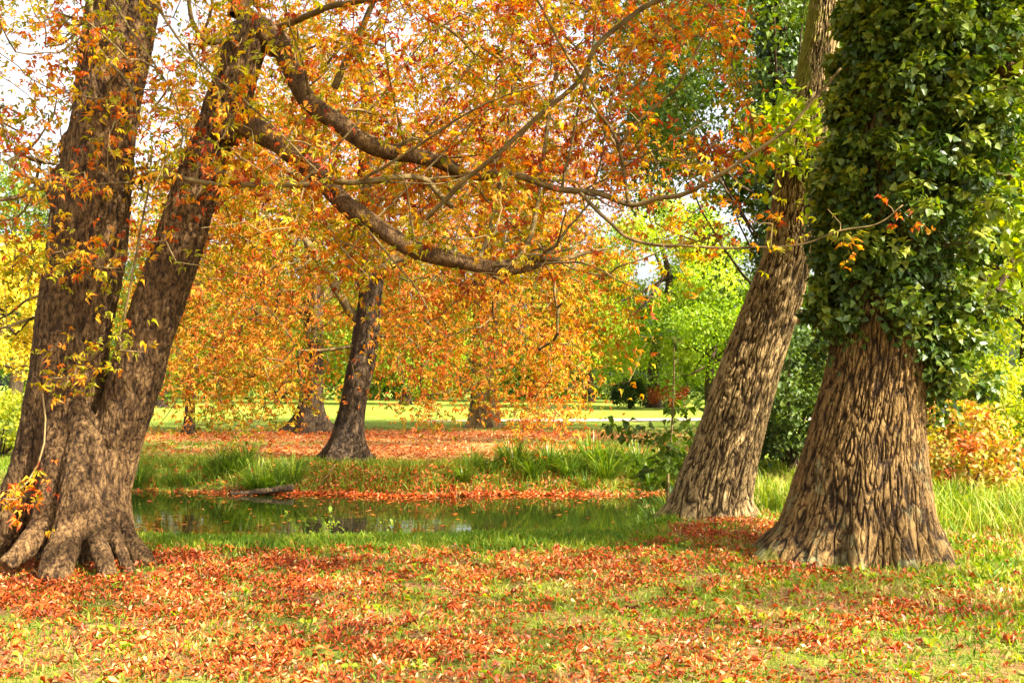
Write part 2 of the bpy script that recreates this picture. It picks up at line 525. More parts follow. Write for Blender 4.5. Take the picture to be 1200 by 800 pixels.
# ground: soil, moss and short turf, straw; lawn beyond the stream
def ground_mat():
    m, nt, out = new_mat('ground')
    L = nt.links
    tc = node(nt, 'ShaderNodeTexCoord')
    def nz(s, d=5.0, r=0.6):
        n = node(nt, 'ShaderNodeTexNoise', Scale=s, Detail=d, Roughness=r)
        L.new(tc.outputs['Object'], n.inputs['Vector'])
        return n.outputs[0]
    def mix(f, a, b):
        k = node(nt, 'ShaderNodeMix', data_type='RGBA')
        L.new(f, k.inputs[0]); L.new(a, k.inputs[6]); L.new(b, k.inputs[7])
        return k.outputs[2]
    def rng_(src, lo, hi):
        k = node(nt, 'ShaderNodeMapRange', interpolation_type='SMOOTHSTEP')
        k.inputs[1].default_value = lo; k.inputs[2].default_value = hi
        L.new(src, k.inputs[0])
        return k.outputs[0]
    soil = ramp(nt, nz(22, 8, 0.75), [(0.3, (0.05, 0.025, 0.012)), (0.5, (0.19, 0.09, 0.035)), (0.62, (0.36, 0.20, 0.085)), (0.75, (0.50, 0.36, 0.20))])
    turf = ramp(nt, nz(30, 8, 0.8), [(0.3, (0.04, 0.06, 0.010)), (0.5, (0.13, 0.15, 0.018)), (0.65, (0.30, 0.23, 0.05)), (0.78, (0.46, 0.34, 0.15))])
    near = mix(rng_(nz(1.6, 5, 0.65), 0.44, 0.56), soil, turf)
    lawn = ramp(nt, nz(0.45, 10, 0.82), [(0.3, (0.07, 0.13, 0.012)), (0.5, (0.16, 0.21, 0.02)), (0.7, (0.36, 0.32, 0.09))])
    carpet = ramp(nt, nz(9, 8, 0.8), [(0.3, (0.24, 0.09, 0.035)), (0.48, (0.44, 0.19, 0.07)), (0.6, (0.50, 0.28, 0.11)), (0.75, (0.38, 0.30, 0.06))])
    col = mix(attr(nt, 'tint'), near, lawn)
    ex = node(nt, 'ShaderNodeMath', operation='ADD')
    L.new(attr(nt, 'extra'), ex.inputs[0])
    m2 = node(nt, 'ShaderNodeMath', operation='MULTIPLY_ADD')
    L.new(nz(2.5, 6, 0.7), m2.inputs[0]); m2.inputs[1].default_value = 1.2; m2.inputs[2].default_value = -0.6
    L.new(m2.outputs[0], ex.inputs[1])
    col = mix(rng_(ex.outputs[0], 0.35, 0.65), col, carpet)
    p = node(nt, 'ShaderNodeBsdfPrincipled')
    p.inputs['Roughness'].default_value = 0.95
    p.inputs['Specular IOR Level'].default_value = 0.1
    L.new(col, p.inputs['Base Color'])
    b = node(nt, 'ShaderNodeBump', Strength=0.8, Distance=0.03)
    L.new(nz(28, 8, 0.75), b.inputs['Height']); L.new(b.outputs[0], p.inputs['Normal'])
    L.new(p.outputs[0], out.inputs['Surface'])
    return m

def water_mat():
    m, nt, out = new_mat('water')
    L = nt.links
    tc = node(nt, 'ShaderNodeTexCoord')
    mp = node(nt, 'ShaderNodeMapping')
    mp.inputs['Scale'].default_value = (0.8, 2.2, 1)
    L.new(tc.outputs['Object'], mp.inputs[0])
    n = node(nt, 'ShaderNodeTexNoise', Scale=1.6, Detail=3.0, Roughness=0.5)
    L.new(mp.outputs[0], n.inputs['Vector'])
    p = node(nt, 'ShaderNodeBsdfPrincipled')
    p.inputs['Base Color'].default_value = (0.010, 0.015, 0.003, 1)
    p.inputs['Roughness'].default_value = 0.015
    p.inputs['IOR'].default_value = 1.6
    b = node(nt, 'ShaderNodeBump', Strength=0.02, Distance=0.1)
    L.new(n.outputs[0], b.inputs['Height']); L.new(b.outputs[0], p.inputs['Normal'])
    L.new(p.outputs[0], out.inputs['Surface'])
    return m

def plain_noise_mat(name, stops, scale, rough=0.9):
    m, nt, out = new_mat(name)
    L = nt.links
    tc = node(nt, 'ShaderNodeTexCoord')
    n = node(nt, 'ShaderNodeTexNoise', Scale=scale, Detail=6.0, Roughness=0.7)
    L.new(tc.outputs['Object'], n.inputs['Vector'])
    p = node(nt, 'ShaderNodeBsdfPrincipled')
    p.inputs['Roughness'].default_value = rough
    L.new(ramp(nt, n.outputs[0], stops), p.inputs['Base Color'])
    L.new(p.outputs[0], out.inputs['Surface'])
    return m

# ------------------------------------------------------------------ ground, stream, path
WATER = -0.5
def right_shift(x):
    return smooth(1.2, 2.3, x)
def crest(x):                       # where the near bank starts to fall
    return 9.95 + 2.65 * right_shift(x) + 0.22 * np.sin(x * 0.9 + 1) * (1 - right_shift(x))
def far_edge(x):                    # waterline on the far side
    return 19.0 + 0.25 * np.sin(x * 0.7) + 0.15 * np.sin(x * 1.9 + 2) - 0.04 * x
def ground_z(x, y):
    x = np.asarray(x, float); y = np.asarray(y, float)
    c = crest(x); w = c + 2.7 - 1.0 * right_shift(x); fe = far_edge(x)
    near = -1.0 * smooth(0, 1, (y - c) / (w - c) * 0.5)
    far = -1.0 * (1 - smooth(-0.9, 0.95, y - fe)) - 0.05 * (1 - smooth(0.8, 3, y - fe))
    z = np.minimum(near, -0.0) * (y < (w + fe) / 2) + far * (y >= (w + fe) / 2)
    bump = 0.035 * noise2(x, y, 0.9, 3.3, 3) + 0.012 * noise2(x, y, 5.0, 1.3, 2)
    # leaves and soil heaped round the near trunks
    z = z + bump * np.exp(-np.maximum(y - 30, 0) / 40)
    for (cx, cy_, h, s) in ((-3.9, 9.1, 0.02, 1.3), (3.15, 9.0, 0.08, 1.2), (2.35, 11.75, 0.08, 0.9)):
        z = z + h * np.exp(-((x - cx) ** 2 + (y - cy_) ** 2) / (2 * s * s))
    return z

def litter_mask(x, y):
    """how much of the ground fallen leaves cover, 0..1"""
    d = 0.5 + 1.0 * noise2(x, y, 0.55, 5.0, 3)
    d = d + 0.35 * smooth(0.5, -2.5, x) - 0.10 * smooth(0.5, 3.0, x)
    d = d + 0.6 * np.exp(-((x + 3.6) ** 2 + (y - 8.2) ** 2) / 2.0) + 0.5 * np.exp(-((x - 2.0) ** 2 + (y - 10.7) ** 2) / 0.8) + 0.4 * np.exp(-((x - 2.4) ** 2 + (y - 8.3) ** 2) / 0.25)
    d = d - 0.9 * smooth(-0.7, 0.4, y - crest(x)) * (1 - 0.4 * right_shift(x))
    return np.clip(d, 0.03, 1)

def carpet_mask(x, y):
    m = np.exp(-(((x + 2.0) / 6.5) ** 2 + ((y - 24.0) / 3.6) ** 2)) * 1.15
    m = np.maximum(m, 1.1 * np.exp(-(((x + 4.0) / 9.0) ** 2 + ((y - 31.0) / 3.8) ** 2)))
    return m * (y > 19.3)

xs = np.concatenate([-np.geomspace(9, 520, 50)[::-1], np.linspace(-8.9, 8.9, 240), np.geomspace(9, 520, 50)])
ys = np.concatenate([-np.geomspace(4, 300, 22)[::-1], np.linspace(-3.8, 4, 40), np.linspace(4.06, 24, 260), np.geomspace(24.2, 900, 90)])
gx, gy = np.meshgrid(xs, ys)
gv = np.stack([gx, gy, ground_z(gx, gy)], -1)
nx, ny = len(xs), len(ys)
ii = (np.arange(ny - 1)[:, None] * nx + np.arange(nx - 1)[None]).ravel()
gf = np.stack([ii, ii + 1, ii + nx + 1, ii + nx], -1)
mb = MB()
lawn_w = smooth(19.2, 20.6, gy)
mb.add(gv, gf, 0, lawn_w, carpet_mask(gx, gy))
g = mb.build('ground', ground_mat(), smooth_shade=True)
tag(g, 'leafy lawn sloping to both banks of the stream', 'ground', kind='structure')

mb = MB()
wx = np.linspace(-60, 60, 60)
wv = np.concatenate([np.stack([wx, crest(wx) + 0.3, np.full(60, WATER)], -1), np.stack([wx, far_edge(wx) + 0.9, np.full(60, WATER)], -1)])
k = np.arange(59)
mb.add(wv, np.stack([k, k + 1, k + 61, k + 60], -1))
tag(mb.build('water', water_mat()), 'still dark green stream between the grassy banks', 'water', kind='structure')

mb = MB()
px_ = np.linspace(-4, 60, 40)
pyc = 43.5 + 0.10 * px_ + 0.5 * np.sin(px_ * 0.15)
wd = 1.5 * smooth(-5, 2, px_) + 0.15
pv = np.concatenate([np.stack([px_, pyc - wd, 0 * px_ + 0.03], -1), np.stack([px_, pyc + wd, 0 * px_ + 0.03], -1)])
k = np.arange(39)
mb.add(pv, np.stack([k, k + 1, k + 41, k + 40], -1))
tag(mb.build('path', plain_noise_mat('gravel', [(0.3, (0.24, 0.17, 0.12)), (0.7, (0.36, 0.27, 0.20))], 6.0)), 'pale gravel path across the far lawn', 'path', kind='structure')

# ------------------------------------------------------------------ trunks
def vor_ridge(u, v, nu_cells, seed):
    """F2-F1 of a cell pattern; u wraps after nu_cells"""
    iu = np.floor(u).astype(int); iv = np.floor(v).astype(int)
    d1 = np.full(u.shape, 9.0); d2 = np.full(u.shape, 9.0)
    for du in (-1, 0, 1):
        for dv in (-1, 0, 1):
            cu = iu + du; cv = iv + dv
            h = _perm[(_perm[(cu % nu_cells) & 255] + cv + seed) & 255]
            h2 = _perm[(h + 91) & 255]
            pu = cu + 0.15 + 0.7 * h / 255.0; pv = cv + 0.1 + 0.8 * h2 / 255.0
            d = np.hypot(u - pu, v - pv)
            d2 = np.where(d < d1, d1, np.minimum(d2, d)); d1 = np.minimum(d1, d)
    return d2 - d1

def fissured_trunk(name, pts, lobes, mat, parent, nu=420, step=0.012, cell=0.055, long=0.26, depth=0.024, seed=1, moss_fn=None, top_coarse=None):
    """pts rows: x, y, z, radius.  lobes rows: angle, width, reach, height.  Deep-fissured bark is real relief"""
    S = spline(pts, step)
    P, rad = S[:, :3], S[:, 3]
    n = len(P)
    th = np.linspace(0, 2 * pi, nu, endpoint=False)
    length = np.concatenate([[0], np.cumsum(np.linalg.norm(np.diff(P, axis=0), axis=1))])
    TH, LN = np.meshgrid(th, length)
    H = P[:, 2][:, None] + 0 * TH
    r = rad[:, None] * np.ones_like(TH)
    base_z = pts[0][2] + 0.3
    for a, w, reach, hh in lobes:
        dth = (TH - a + pi) % (2 * pi) - pi
        wid = w * (1 + 0.8 * smooth(0, 1.2, H - base_z))
        r = r + reach * np.exp(-(dth / wid) ** 2) * np.exp(-np.maximum(H - base_z, -0.15) / hh)
    c3 = np.stack([np.cos(TH) * 1.4, np.sin(TH) * 1.4, LN * 0.8], -1)
    r = r * (1 + 0.07 * fbm(c3 + seed, 3))
    Rm = rad[len(rad) // 3]
    q = np.stack([np.cos(TH) * Rm / cell, np.sin(TH) * Rm / cell, LN / long], -1)
    q = q + 0.35 * np.stack([noise(q * 0.9 + 40), noise(q * 0.9 + 80), noise(q * 0.7 + 120)], -1) + seed * 7.7
    f1 = np.abs(noise(q))
    f2 = np.abs(noise(q * np.array([1.7, 1.7, 2.1]) + 33.0))
    ridge = np.minimum(smooth(0.0, 0.15, f1), 0.30 + 0.70 * smooth(0.0, 0.12, f2))
    ridge = ridge * (0.9 + 0.35 * noise(q * 2.1 + 90))
    fine = fbm(np.stack([np.cos(TH) * 30 * rad[:, None], np.sin(TH) * 30 * rad[:, None], LN * 12], -1), 3)
    r = r + depth * (ridge - 0.6) + 0.008 * fine
    co, si = np.cos(TH), np.sin(TH)
    X = P[:, 0][:, None] + r * co; Y = P[:, 1][:, None] + r * si
    T = nrm(np.gradient(P, axis=0))
    Z = P[:, 2][:, None] - (T[:, 0][:, None] * r * co + T[:, 1][:, None] * r * si) / np.maximum(T[:, 2][:, None], 0.4)
    v = np.stack([X, Y, Z], -1).reshape(-1, 3)
    i = np.arange(n - 1)[:, None] * nu; j = np.arange(nu)[None]; jn = (j + 1) % nu
    f = np.stack([i + j, i + jn, i + nu + jn, i + nu + j], -1).reshape(-1, 4)
    m = MB()
    ex = None if moss_fn is None else moss_fn(TH, H, LN)
    m.add(v, f, 0, 0.12 + 0.62 * ridge + 0.35 * fine, ex)
    return m.build(name, mat, parent, True)

def fork_mesh(tubes, voxel, smooth_it):
    """union of tubes, fused by a voxel remesh and smoothed; returns vertices and quads"""
    m = MB()
    for pts in tubes:
        S = spline(pts, 0.05)
        v, f = tube_arrays(S[:, :3], S[:, 3], 20)
        n = len(S)
        v = np.vstack([v, S[0, :3], S[-1, :3]])
        j = np.arange(20); jn = (j + 1) % 20
        f = np.vstack([f, np.stack([jn, j, np.full(20, len(v) - 2), np.full(20, len(v) - 2)], -1)]) if False else f
        m.add(v[:-2], f)
        b = (n - 1) * 20
        m.add(np.vstack([v[:20], S[0, :3]]), np.stack([jn, j, np.full(20, 20)], -1))
        m.add(np.vstack([v[b:b + 20], S[-1, :3]]), np.stack([j, jn, np.full(20, 20)], -1))
    me = m.mesh('temporary', M['chestnut_bark'])
    o = bpy.data.objects.new('temporary', me)
    COL.objects.link(o)
    # weld caps
    w = o.modifiers.new('w', 'WELD'); w.merge_threshold = 0.0005
    r_ = o.modifiers.new('r', 'REMESH'); r_.mode = 'VOXEL'; r_.voxel_size = voxel
    s_ = o.modifiers.new('s', 'SMOOTH'); s_.factor = 0.5; s_.iterations = smooth_it
    dg = bpy.context.evaluated_depsgraph_get()
    ev = o.evaluated_get(dg)
    em = ev.to_mesh()
    v = np.zeros(len(em.vertices) * 3, np.float32); em.vertices.foreach_get('co', v)
    nn = np.zeros(len(em.vertices) * 3, np.float32); em.vertices.foreach_get('normal', nn)
    f = np.zeros(len(em.polygons) * 4, np.int32)
    tot = np.zeros(len(em.polygons), np.int32); em.polygons.foreach_get('loop_total', tot)
    li = np.zeros(len(em.loops), np.int32); em.loops.foreach_get('vertex_index', li)
    ev.to_mesh_clear()
    bpy.data.objects.remove(o); bpy.data.meshes.remove(me)
    return v.reshape(-1, 3).astype(float), nn.reshape(-1, 3).astype(float), li.reshape(-1, 4)

def chestnut_trunk(tubes, parent, voxel=0.0125, it=5, mat='chestnut_bark', relief=1.0):
    v, nn, f = fork_mesh(tubes, voxel, it)
    q = v * np.array([1, 1, 0.28])
    big = fbm(v * np.array([2.2, 2.2, 0.9]) + 5, 3)
    ridg = 1 - np.abs(fbm(q * 9 + 2, 3)) * 2.2
    fine = fbm(q * 26, 3)
    flake = fbm(v * np.array([20, 20, 8]) + 3, 2)
    qq = v * np.array([30, 30, 9.0])
    qq = qq + 0.4 * np.stack([noise(qq * .8 + 9), noise(qq * .8 + 29), noise(qq * .8 + 49)], -1)
    plate = smooth(0.0, 0.16, np.abs(noise(qq)))
    v2 = v + nn * (relief * (0.035 * big + 0.011 * ridg + 0.008 * fine + 0.006 * flake + 0.007 * (plate - .7)))[:, None]
    m = MB()
    m.add(v2, f, 0, 0.12 + 0.08 * ridg + 0.35 * fine + 0.30 * flake + 0.40 * plate, 0.25 * smooth(0.3, -0.4, v[:, 0] * 0) * 0)
    return m.build('trunk', M[mat], parent, True)

def pr(px, py, y, wpx):
    """row x, y, z, radius from a centre and a width in picture pixels"""
    return [*at(px, py, y), wpx * y / F_PX / 2]

# ================================================================== 1. the twin-stemmed horse chestnut at the left
CY = 9.15
chestnut = thing('horse_chestnut_tree', 'large horse chestnut at left with two dark trunks rising from one buttressed base', 'tree')
left_stem = [pr(70, 690, CY, 72), pr(70, 640, CY, 72), pr(73, 560, CY, 78), pr(79, 480, CY, 82), pr(84, 400, CY, 84), pr(101, 300, CY, 86), pr(112, 220, CY, 82), pr(125, 120, CY, 74), pr(146, 0, CY, 80), pr(160, -120, CY, 72), pr(165, -330, CY, 58), pr(180, -600, CY + .3, 40)]
right_stem = [pr(108, 690, CY - .1, 62), pr(114, 620, CY - .1, 64), pr(127, 540, CY - .1, 60), pr(150, 470, CY - .1, 57), pr(171, 400, CY - .1, 56), pr(205, 300, CY - .1, 54), pr(237, 200, CY - .1, 50), pr(265, 120, CY - .1, 46), pr(287, 60, CY - .1, 44), pr(300, 20, CY - .1, 30)]
def root(px0, py0, y0, w0, *rest):
    return [pr(px0, py0, y0, w0)] + [pr(*r) for r in rest]
tubes = [left_stem, right_stem,
         root(92, 470, CY - .26, 24, (98, 515, CY - .34, 32), (92, 560, CY - .50, 36), (84, 610, CY - .68, 36), (72, 650, CY - .92, 36), (62, 684, CY - 1.12, 28)),
         root(72, 470, CY - .26, 32, (64, 555, CY - .40, 30), (52, 608, CY - .56, 28), (32, 640, CY - .78, 24), (6, 662, CY - .95, 16)),
         root(60, 440, CY - .1, 48, (42, 540, CY - .1, 48), (18, 596, CY - .14, 50), (-10, 632, CY - .18, 50), (-44, 664, CY - .25, 34)),
         root(112, 510, CY - .40, 22, (109, 580, CY - .54, 22), (110, 622, CY - .68, 22), (120, 652, CY - .84, 20), (130, 682, CY - 1.0, 14)),
         root(142, 500, CY - .1, 34, (130, 560, CY - .16, 34), (136, 610, CY - .24, 32), (150, 638, CY - .32, 26), (168, 656, CY - .40, 20), (186, 676, CY - .48, 12)),
         root(124, 530, CY - .34, 24, (121, 590, CY - .48, 22), (132, 626, CY - .60, 19), (146, 654, CY - .72, 16), (156, 680, CY - .82, 10)),
         root(128, 560, CY + .3, 40, (150, 640, CY + .5, 26), (186, 670, CY + .6, 14)),
         root(84, 270, CY - .02, 24, (73, 240, CY - .03, 20), (67, 217, CY - .03, 20), (84, 198, CY - .03, 24)),          # knob on the left stem
         root(80, 185, CY - .1, 20, (84, 165, CY - .1, 24), (98, 152, CY - .1, 18)),
         root(262, 165, CY - .2, 36, (285, 60, CY - .2, 44), (300, 38, CY - .2, 40), (314, 44, CY - .2, 28), (326, 60, CY - .2, 20)),
         ]
trunk_obj = chestnut_trunk(tubes, chestnut)

fg_limbs = [  # (pixel x, pixel y, depth) ..., start and end width in px
    ([(292, 30, 9.0), (324, 47, 8.9), (343, 87, 8.8), (365, 120, 8.75), (398, 144, 8.7), (436, 173, 8.7), (473, 181, 8.8), (514, 188, 9.0), (540, 202, 9.1)], 25, 17),
    ([(262, 138, 9.0), (292, 150, 8.9), (318, 163, 8.8), (345, 181, 8.7), (374, 206, 8.6), (403, 239, 8.5), (440, 264, 8.5), (481, 289, 8.5), (530, 305, 8.6), (580, 315, 8.7), (613, 313, 8.8), (638, 306, 8.85)], 28, 15),
    ([(150, 214, 9.6), (195, 207, 8.6), (250, 216, 8.45), (353, 216, 8.3), (386, 212, 8.3), (415, 214, 8.3), (468, 206, 8.4), (497, 210, 8.5), (518, 231, 8.6), (530, 243, 8.7)], 5, 10),
    ([(500, 255, 8.4), (545, 212, 8.2), (590, 175, 8.0), (630, 136, 7.9), (680, 95, 7.7), (700, 55, 7.6), (745, 15, 7.5), (790, -6, 7.4), (880, -40, 7.3)], 7, 8),
    ([(525, 195, 9.0), (560, 208, 8.9), (595, 203, 8.7), (650, 220, 8.6), (700, 226, 8.5), (740, 240, 8.4), (770, 232, 8.3), (800, 228, 8.2), (845, 204, 8.0), (880, 180, 7.9), (925, 150, 7.8), (962, 108, 7.7), (985, 80, 7.6)], 13, 3.5),
    ([(680, 227, 8.5), (712, 258, 8.3), (740, 280, 8.2), (790, 288, 8.1), (860, 290, 8.0), (930, 289, 7.9), (985, 270, 7.8), (1030, 262, 7.75), (1058, 240, 7.7)], 6, 2),
    ([(620, 300, 8.8), (654, 304, 8.8), (690, 296, 8.9), (712, 291, 9.0)], 11, 4),
    ([(630, 285, 8.6), (640, 296, 8.5), (654, 306, 8.4), (679, 319, 8.3), (710, 322, 8.2), (726, 311, 8.1), (760, 300, 8.0), (800, 284, 7.9)], 4, 2),
    ([(736, 238, 8.4), (729, 194, 8.4), (722, 162, 8.3), (697, 125, 8.2), (685, 103, 8.2), (650, 40, 8.1), (620, -20, 8.0)], 6, 4),
    ([(724, 172, 8.3), (747, 144, 8.2), (779, 115, 8.1), (800, 90, 8.0), (835, 20, 7.9), (840, -30, 7.9)], 5, 3),
    ([(392, 103, 8.7), (405, 72, 8.6), (415, 50, 8.5), (440, 0, 8.4), (470, -70, 8.3)], 11, 8),
    ([(605, 305, 8.8), (619, 287, 9.2), (629, 240, 9.6), (635, 194, 9.9), (641, 147, 10.2), (655, 60, 10.6), (660, -40, 11)], 8, 6),
    ([(560, 308, 8.7), (575, 262, 9.3), (590, 190, 9.8), (600, 100, 10.2), (598, 0, 10.6)], 7, 5),
    ([(64, 213, 9.1), (45, 222, 8.9), (20, 230, 8.7), (-10, 238, 8.5), (-60, 260, 8.3)], 10, 4),
    ([(294, 30, 9.0), (280, 42, 8.8), (265, 46, 8.7), (245, 50, 8.6), (230, 36, 8.5), (222, 10, 8.4), (222, -30, 8.3)], 9, 6),
    ([(106, -30, 8.6), (110, 40, 8.5), (122, 66, 8.45), (146, 92, 8.4), (158, 112, 8.35), (160, 134, 8.3)], 7, 3),
    ([(118, -30, 8.3), (150, 30, 8.2), (185, 80, 8.1), (206, 120, 8.05), (215, 158, 8.0), (205, 186, 8.0), (190, 205, 8.0)], 4, 2.5),
    ([(170, -20, 8.0), (205, 40, 7.9), (240, 80, 7.85), (290, 122, 7.8), (330, 158, 7.8), (372, 202, 7.8)], 4, 3),
    ([(278, 20, 9.1), (282, -20, 9.1), (300, -120, 9.2), (340, -260, 9.4), (420, -420, 9.8)], 26, 14),
    ([(318, 36, 9.0), (380, 10, 8.4), (470, -10, 7.8), (560, -60, 7.2)], 10, 7),
    ([(40, 372, 9.1), (18, 380, 8.9), (-10, 388, 8.7), (-50, 398, 8.5)], 5, 3),
    ([(50, 345, 9.1), (30, 352, 9.3), (5, 370, 9.5), (-30, 385, 9.7)], 4, 3),
    ([(128, 430, 8.7), (138, 400, 8.5), (150, 340, 8.4), (160, 290, 8.35), (172, 230, 8.3), (180, 170, 8.3)], 4, 3),
    ([(60, 250, 8.7), (58, 300, 8.5), (85, 308, 8.4), (118, 314, 8.35), (140, 313, 8.3)], 2.5, 2),
    ([(150, 214, 8.7), (115, 216, 8.6), (85, 218, 8.5), (58, 215, 8.4)], 3.5, 2.5),
    ([(90, 450, 8.8), (104, 425, 8.6), (122, 408, 8.5), (135, 392, 8.4)], 4, 2),
    ([(155, -300, 9.1), (60, -360, 8.5), (-80, -420, 7.5)], 30, 12),
    ([(165, -200, 9.1), (240, -330, 9.8), (300, -480, 11)], 26, 12),
]
fg_nodes = []
for i, (pl, w0, w1) in enumerate(fg_limbs):
    P3 = np.array([at(*q) for q in pl])
    y0 = pl[0][2]
    mbl = MB()
    big = w0 > 13
    if not big:
        w0, w1 = w0 * 0.85, w1 * 0.75
    P = limb_tube(mbl, P3, w0 * y0 / F_PX / 2, w1 * pl[-1][2] / F_PX / 2, k=14 if big else 8, step=0.05, wob=0.014 if big else 0.012, seed=i, power=1.0 if big else 0.75)
    if big and i < 2:                                    # burls on the two great limbs
        pass
    mbl.build('limb', M['chestnut_bark' if big else 'limb_bark'], chestnut, True)
    fg_nodes.append(P[2:])
rng = R(12)
wood = np.vstack(fg_nodes[:3] + fg_nodes[4:5])
wood = wood[(wood[:, 0] > -2.3) & (wood[:, 0] < 0.7) & (wood[:, 2] > 2.4) & (wood[:, 2] < 5.0)]
for i in range(30):                                      # long thin arching shoots off the great limbs
    a_ = wood[rng.integers(0, len(wood))]
    L_ = rng.uniform(0.7, 1.9)
    dv = nrm(np.array([rng.uniform(-0.2, 1.2), rng.uniform(-0.7, 0.7), rng.uniform(-0.35, 0.9)]))
    up_ = np.array([0, 0, rng.uniform(-0.25, 0.3)]) * L_
    pts = [a_, a_ + dv * L_ * .35 + up_ * .5, a_ + dv * L_ * .7 + up_, a_ + dv * L_ + up_ * .8 + rng.normal(size=3) * .08]
    mbl = MB()
    P = limb_tube(mbl, pts, rng.uniform(0.009, 0.016), 0.005, k=6, step=0.05, wob=0.016, seed=200 + i)
    mbl.build('limb', M['limb_bark'], chestnut, True)
    fg_nodes.append(P[4:])
fg_nodes = np.vstack(fg_nodes)

rng = R(11)
def px_targets(n, x0, x1, y0, y1, d0, d1, rng):
    return np.stack([rng.uniform(x0, x1, n), rng.uniform(y0, y1, n), rng.uniform(d0, d1, n)], -1)
T = []
def dens_main(p):
    x, y, d = p[:, 0], p[:, 1], p[:, 2]
    k = np.ones(len(p))
    k *= np.where(x < 330, 0.25 + 0.75 * smooth(180, 340, x), 1)
    k *= np.where(x > 640, 1 - 0.45 * smooth(660, 880, x), 1)
    k *= np.where((x > 640) & (y > 205), 0.25, 1)
    k *= np.where(((x - 705) ** 2 + (y - 262) ** 2 < 52 ** 2) | ((x - 815) ** 2 + (y - 120) ** 2 < 45 ** 2), 0.03, 1)
    k *= np.where(y > 300, 0.35, 1)
    nzv = noise(np.stack([x / 90, y / 60, d * 0.7], -1))
    return k * np.clip(0.58 + 1.6 * nzv, 0.0, 1)
p = px_targets(3500, 190, 885, -60, 345, 0, 1, rng)
p[:, 2] = np.where(rng.random(len(p)) < 0.16, rng.uniform(7.6, 8.8, len(p)), rng.uniform(9.0, 12.8, len(p)))
p = p[rng.random(len(p)) < dens_main(p)]
T.append(p)
p = px_targets(520, -60, 300, -60, 330, 7.6, 11.5, rng)
p = p[(noise(np.stack([p[:, 0] / 70, p[:, 1] / 60, p[:, 2]], -1)) > -0.14) & ~((p[:, 1] > 230) & (p[:, 0] > 60) & (rng.random(len(p)) < 0.7))]
T.append(p)
p = px_targets(26, 20, 170, 395, 470, 8.3, 8.7, rng); p = p[np.abs(p[:, 1] - (470 - (p[:, 0] - 20) * 0.5)) < 20]; T.append(p)
p = px_targets(6, -10, 35, 572, 592, 8.0, 8.3, rng); T.append(p)
p = px_targets(14, 50, 150, 285, 320, 8.2, 8.6, rng); T.append(p)
for q in ((985, 80, 7.6), (967, 104, 7.7), (940, 128, 7.75), (905, 150, 7.8), (1058, 238, 7.7), (1040, 240, 7.7), (1022, 262, 7.75), (985, 262, 7.8), (970, 245, 7.8), (905, 262, 7.9), (890, 262, 7.9), (875, 250, 8), (850, 268, 8), (830, 90, 8), (875, 130, 8.1), (770, 275, 8), (800, 270, 7.9), (705, 330, 8.2), (745, 345, 8.1), (775, 350, 8), (760, 300, 8)):
    T.append(np.array([q], float))
T = np.vstack(T)
tg = np.array([at(*q) for q in T])
# the part of the crown above the picture
m = 520
up = np.stack([rng.uniform(-8.5, 3.2, m), rng.uniform(5.0, 15.0, m), rng.uniform(6.3, 11.5, m)], -1)
up = up[(up[:, 2] > 2.6 + 0.40 * up[:, 1])]
up = up[noise(up * np.array([.3, .3, .18])) > 0.02]
up = np.vstack([up, np.array([-0.4, 6.4, 6.9]) + nrm(rng.normal(size=(150, 3))) * rng.random((150, 1)) ** 0.4 * np.array([1.9, 1.5, 1.4])])  # extra sprays added out of view to shade the twin trunk
tg = np.vstack([tg, up])
N_, rad_, ch_, tips, dirs = grow(fg_nodes, tg, rng, 0.22, 0.0042, 0.36, 0.05, 0.03)
crown = MB()
add_twigs(crown, N_, rad_, ch_, 1)
def palm_sprays(mb, rng, tips, dirs, per, spread, size, templates, tmean, tsd, tipgrad, droop=0.5, tint_fn=None):
    n = len(tips)
    idx = np.repeat(np.arange(n), per)
    back = rng.random(len(idx))[:, None] * 0.35
    P = tips[idx] - dirs[idx] * back + rng.normal(size=(len(idx), 3)) * spread
    X = dirs[idx] * 0.5 + rng.normal(size=(len(idx), 3)) * 0.75 + np.array([0, 0, -droop * 0.4])
    Z = np.array([0, 0, 1.0]) + rng.normal(size=(len(idx), 3)) * 0.5
    tn = rng.normal(size=n)[idx] * tsd + tmean + rng.normal(size=len(idx)) * tsd * 0.8
    if tint_fn is not None:
        tn = tn + tint_fn(P)
    scatter(mb, templates, rng, P, X, Z, size * rng.uniform(0.6, 1.15, len(idx)), np.clip(tn, 0.0, 0.95), 0, tipgrad)
palm_sprays(crown, rng, tips, dirs, 8, 0.11, 0.092, PALMS, 0.24, 0.24, 0.36, tint_fn=lambda P: 0.35 * noise(P * 0.9) + 0.12 * smooth(-3.0, -1.0, P[:, 0]))
crown.build('crown', [M['chestnut_leaf'], M['twig_bark']], chestnut)

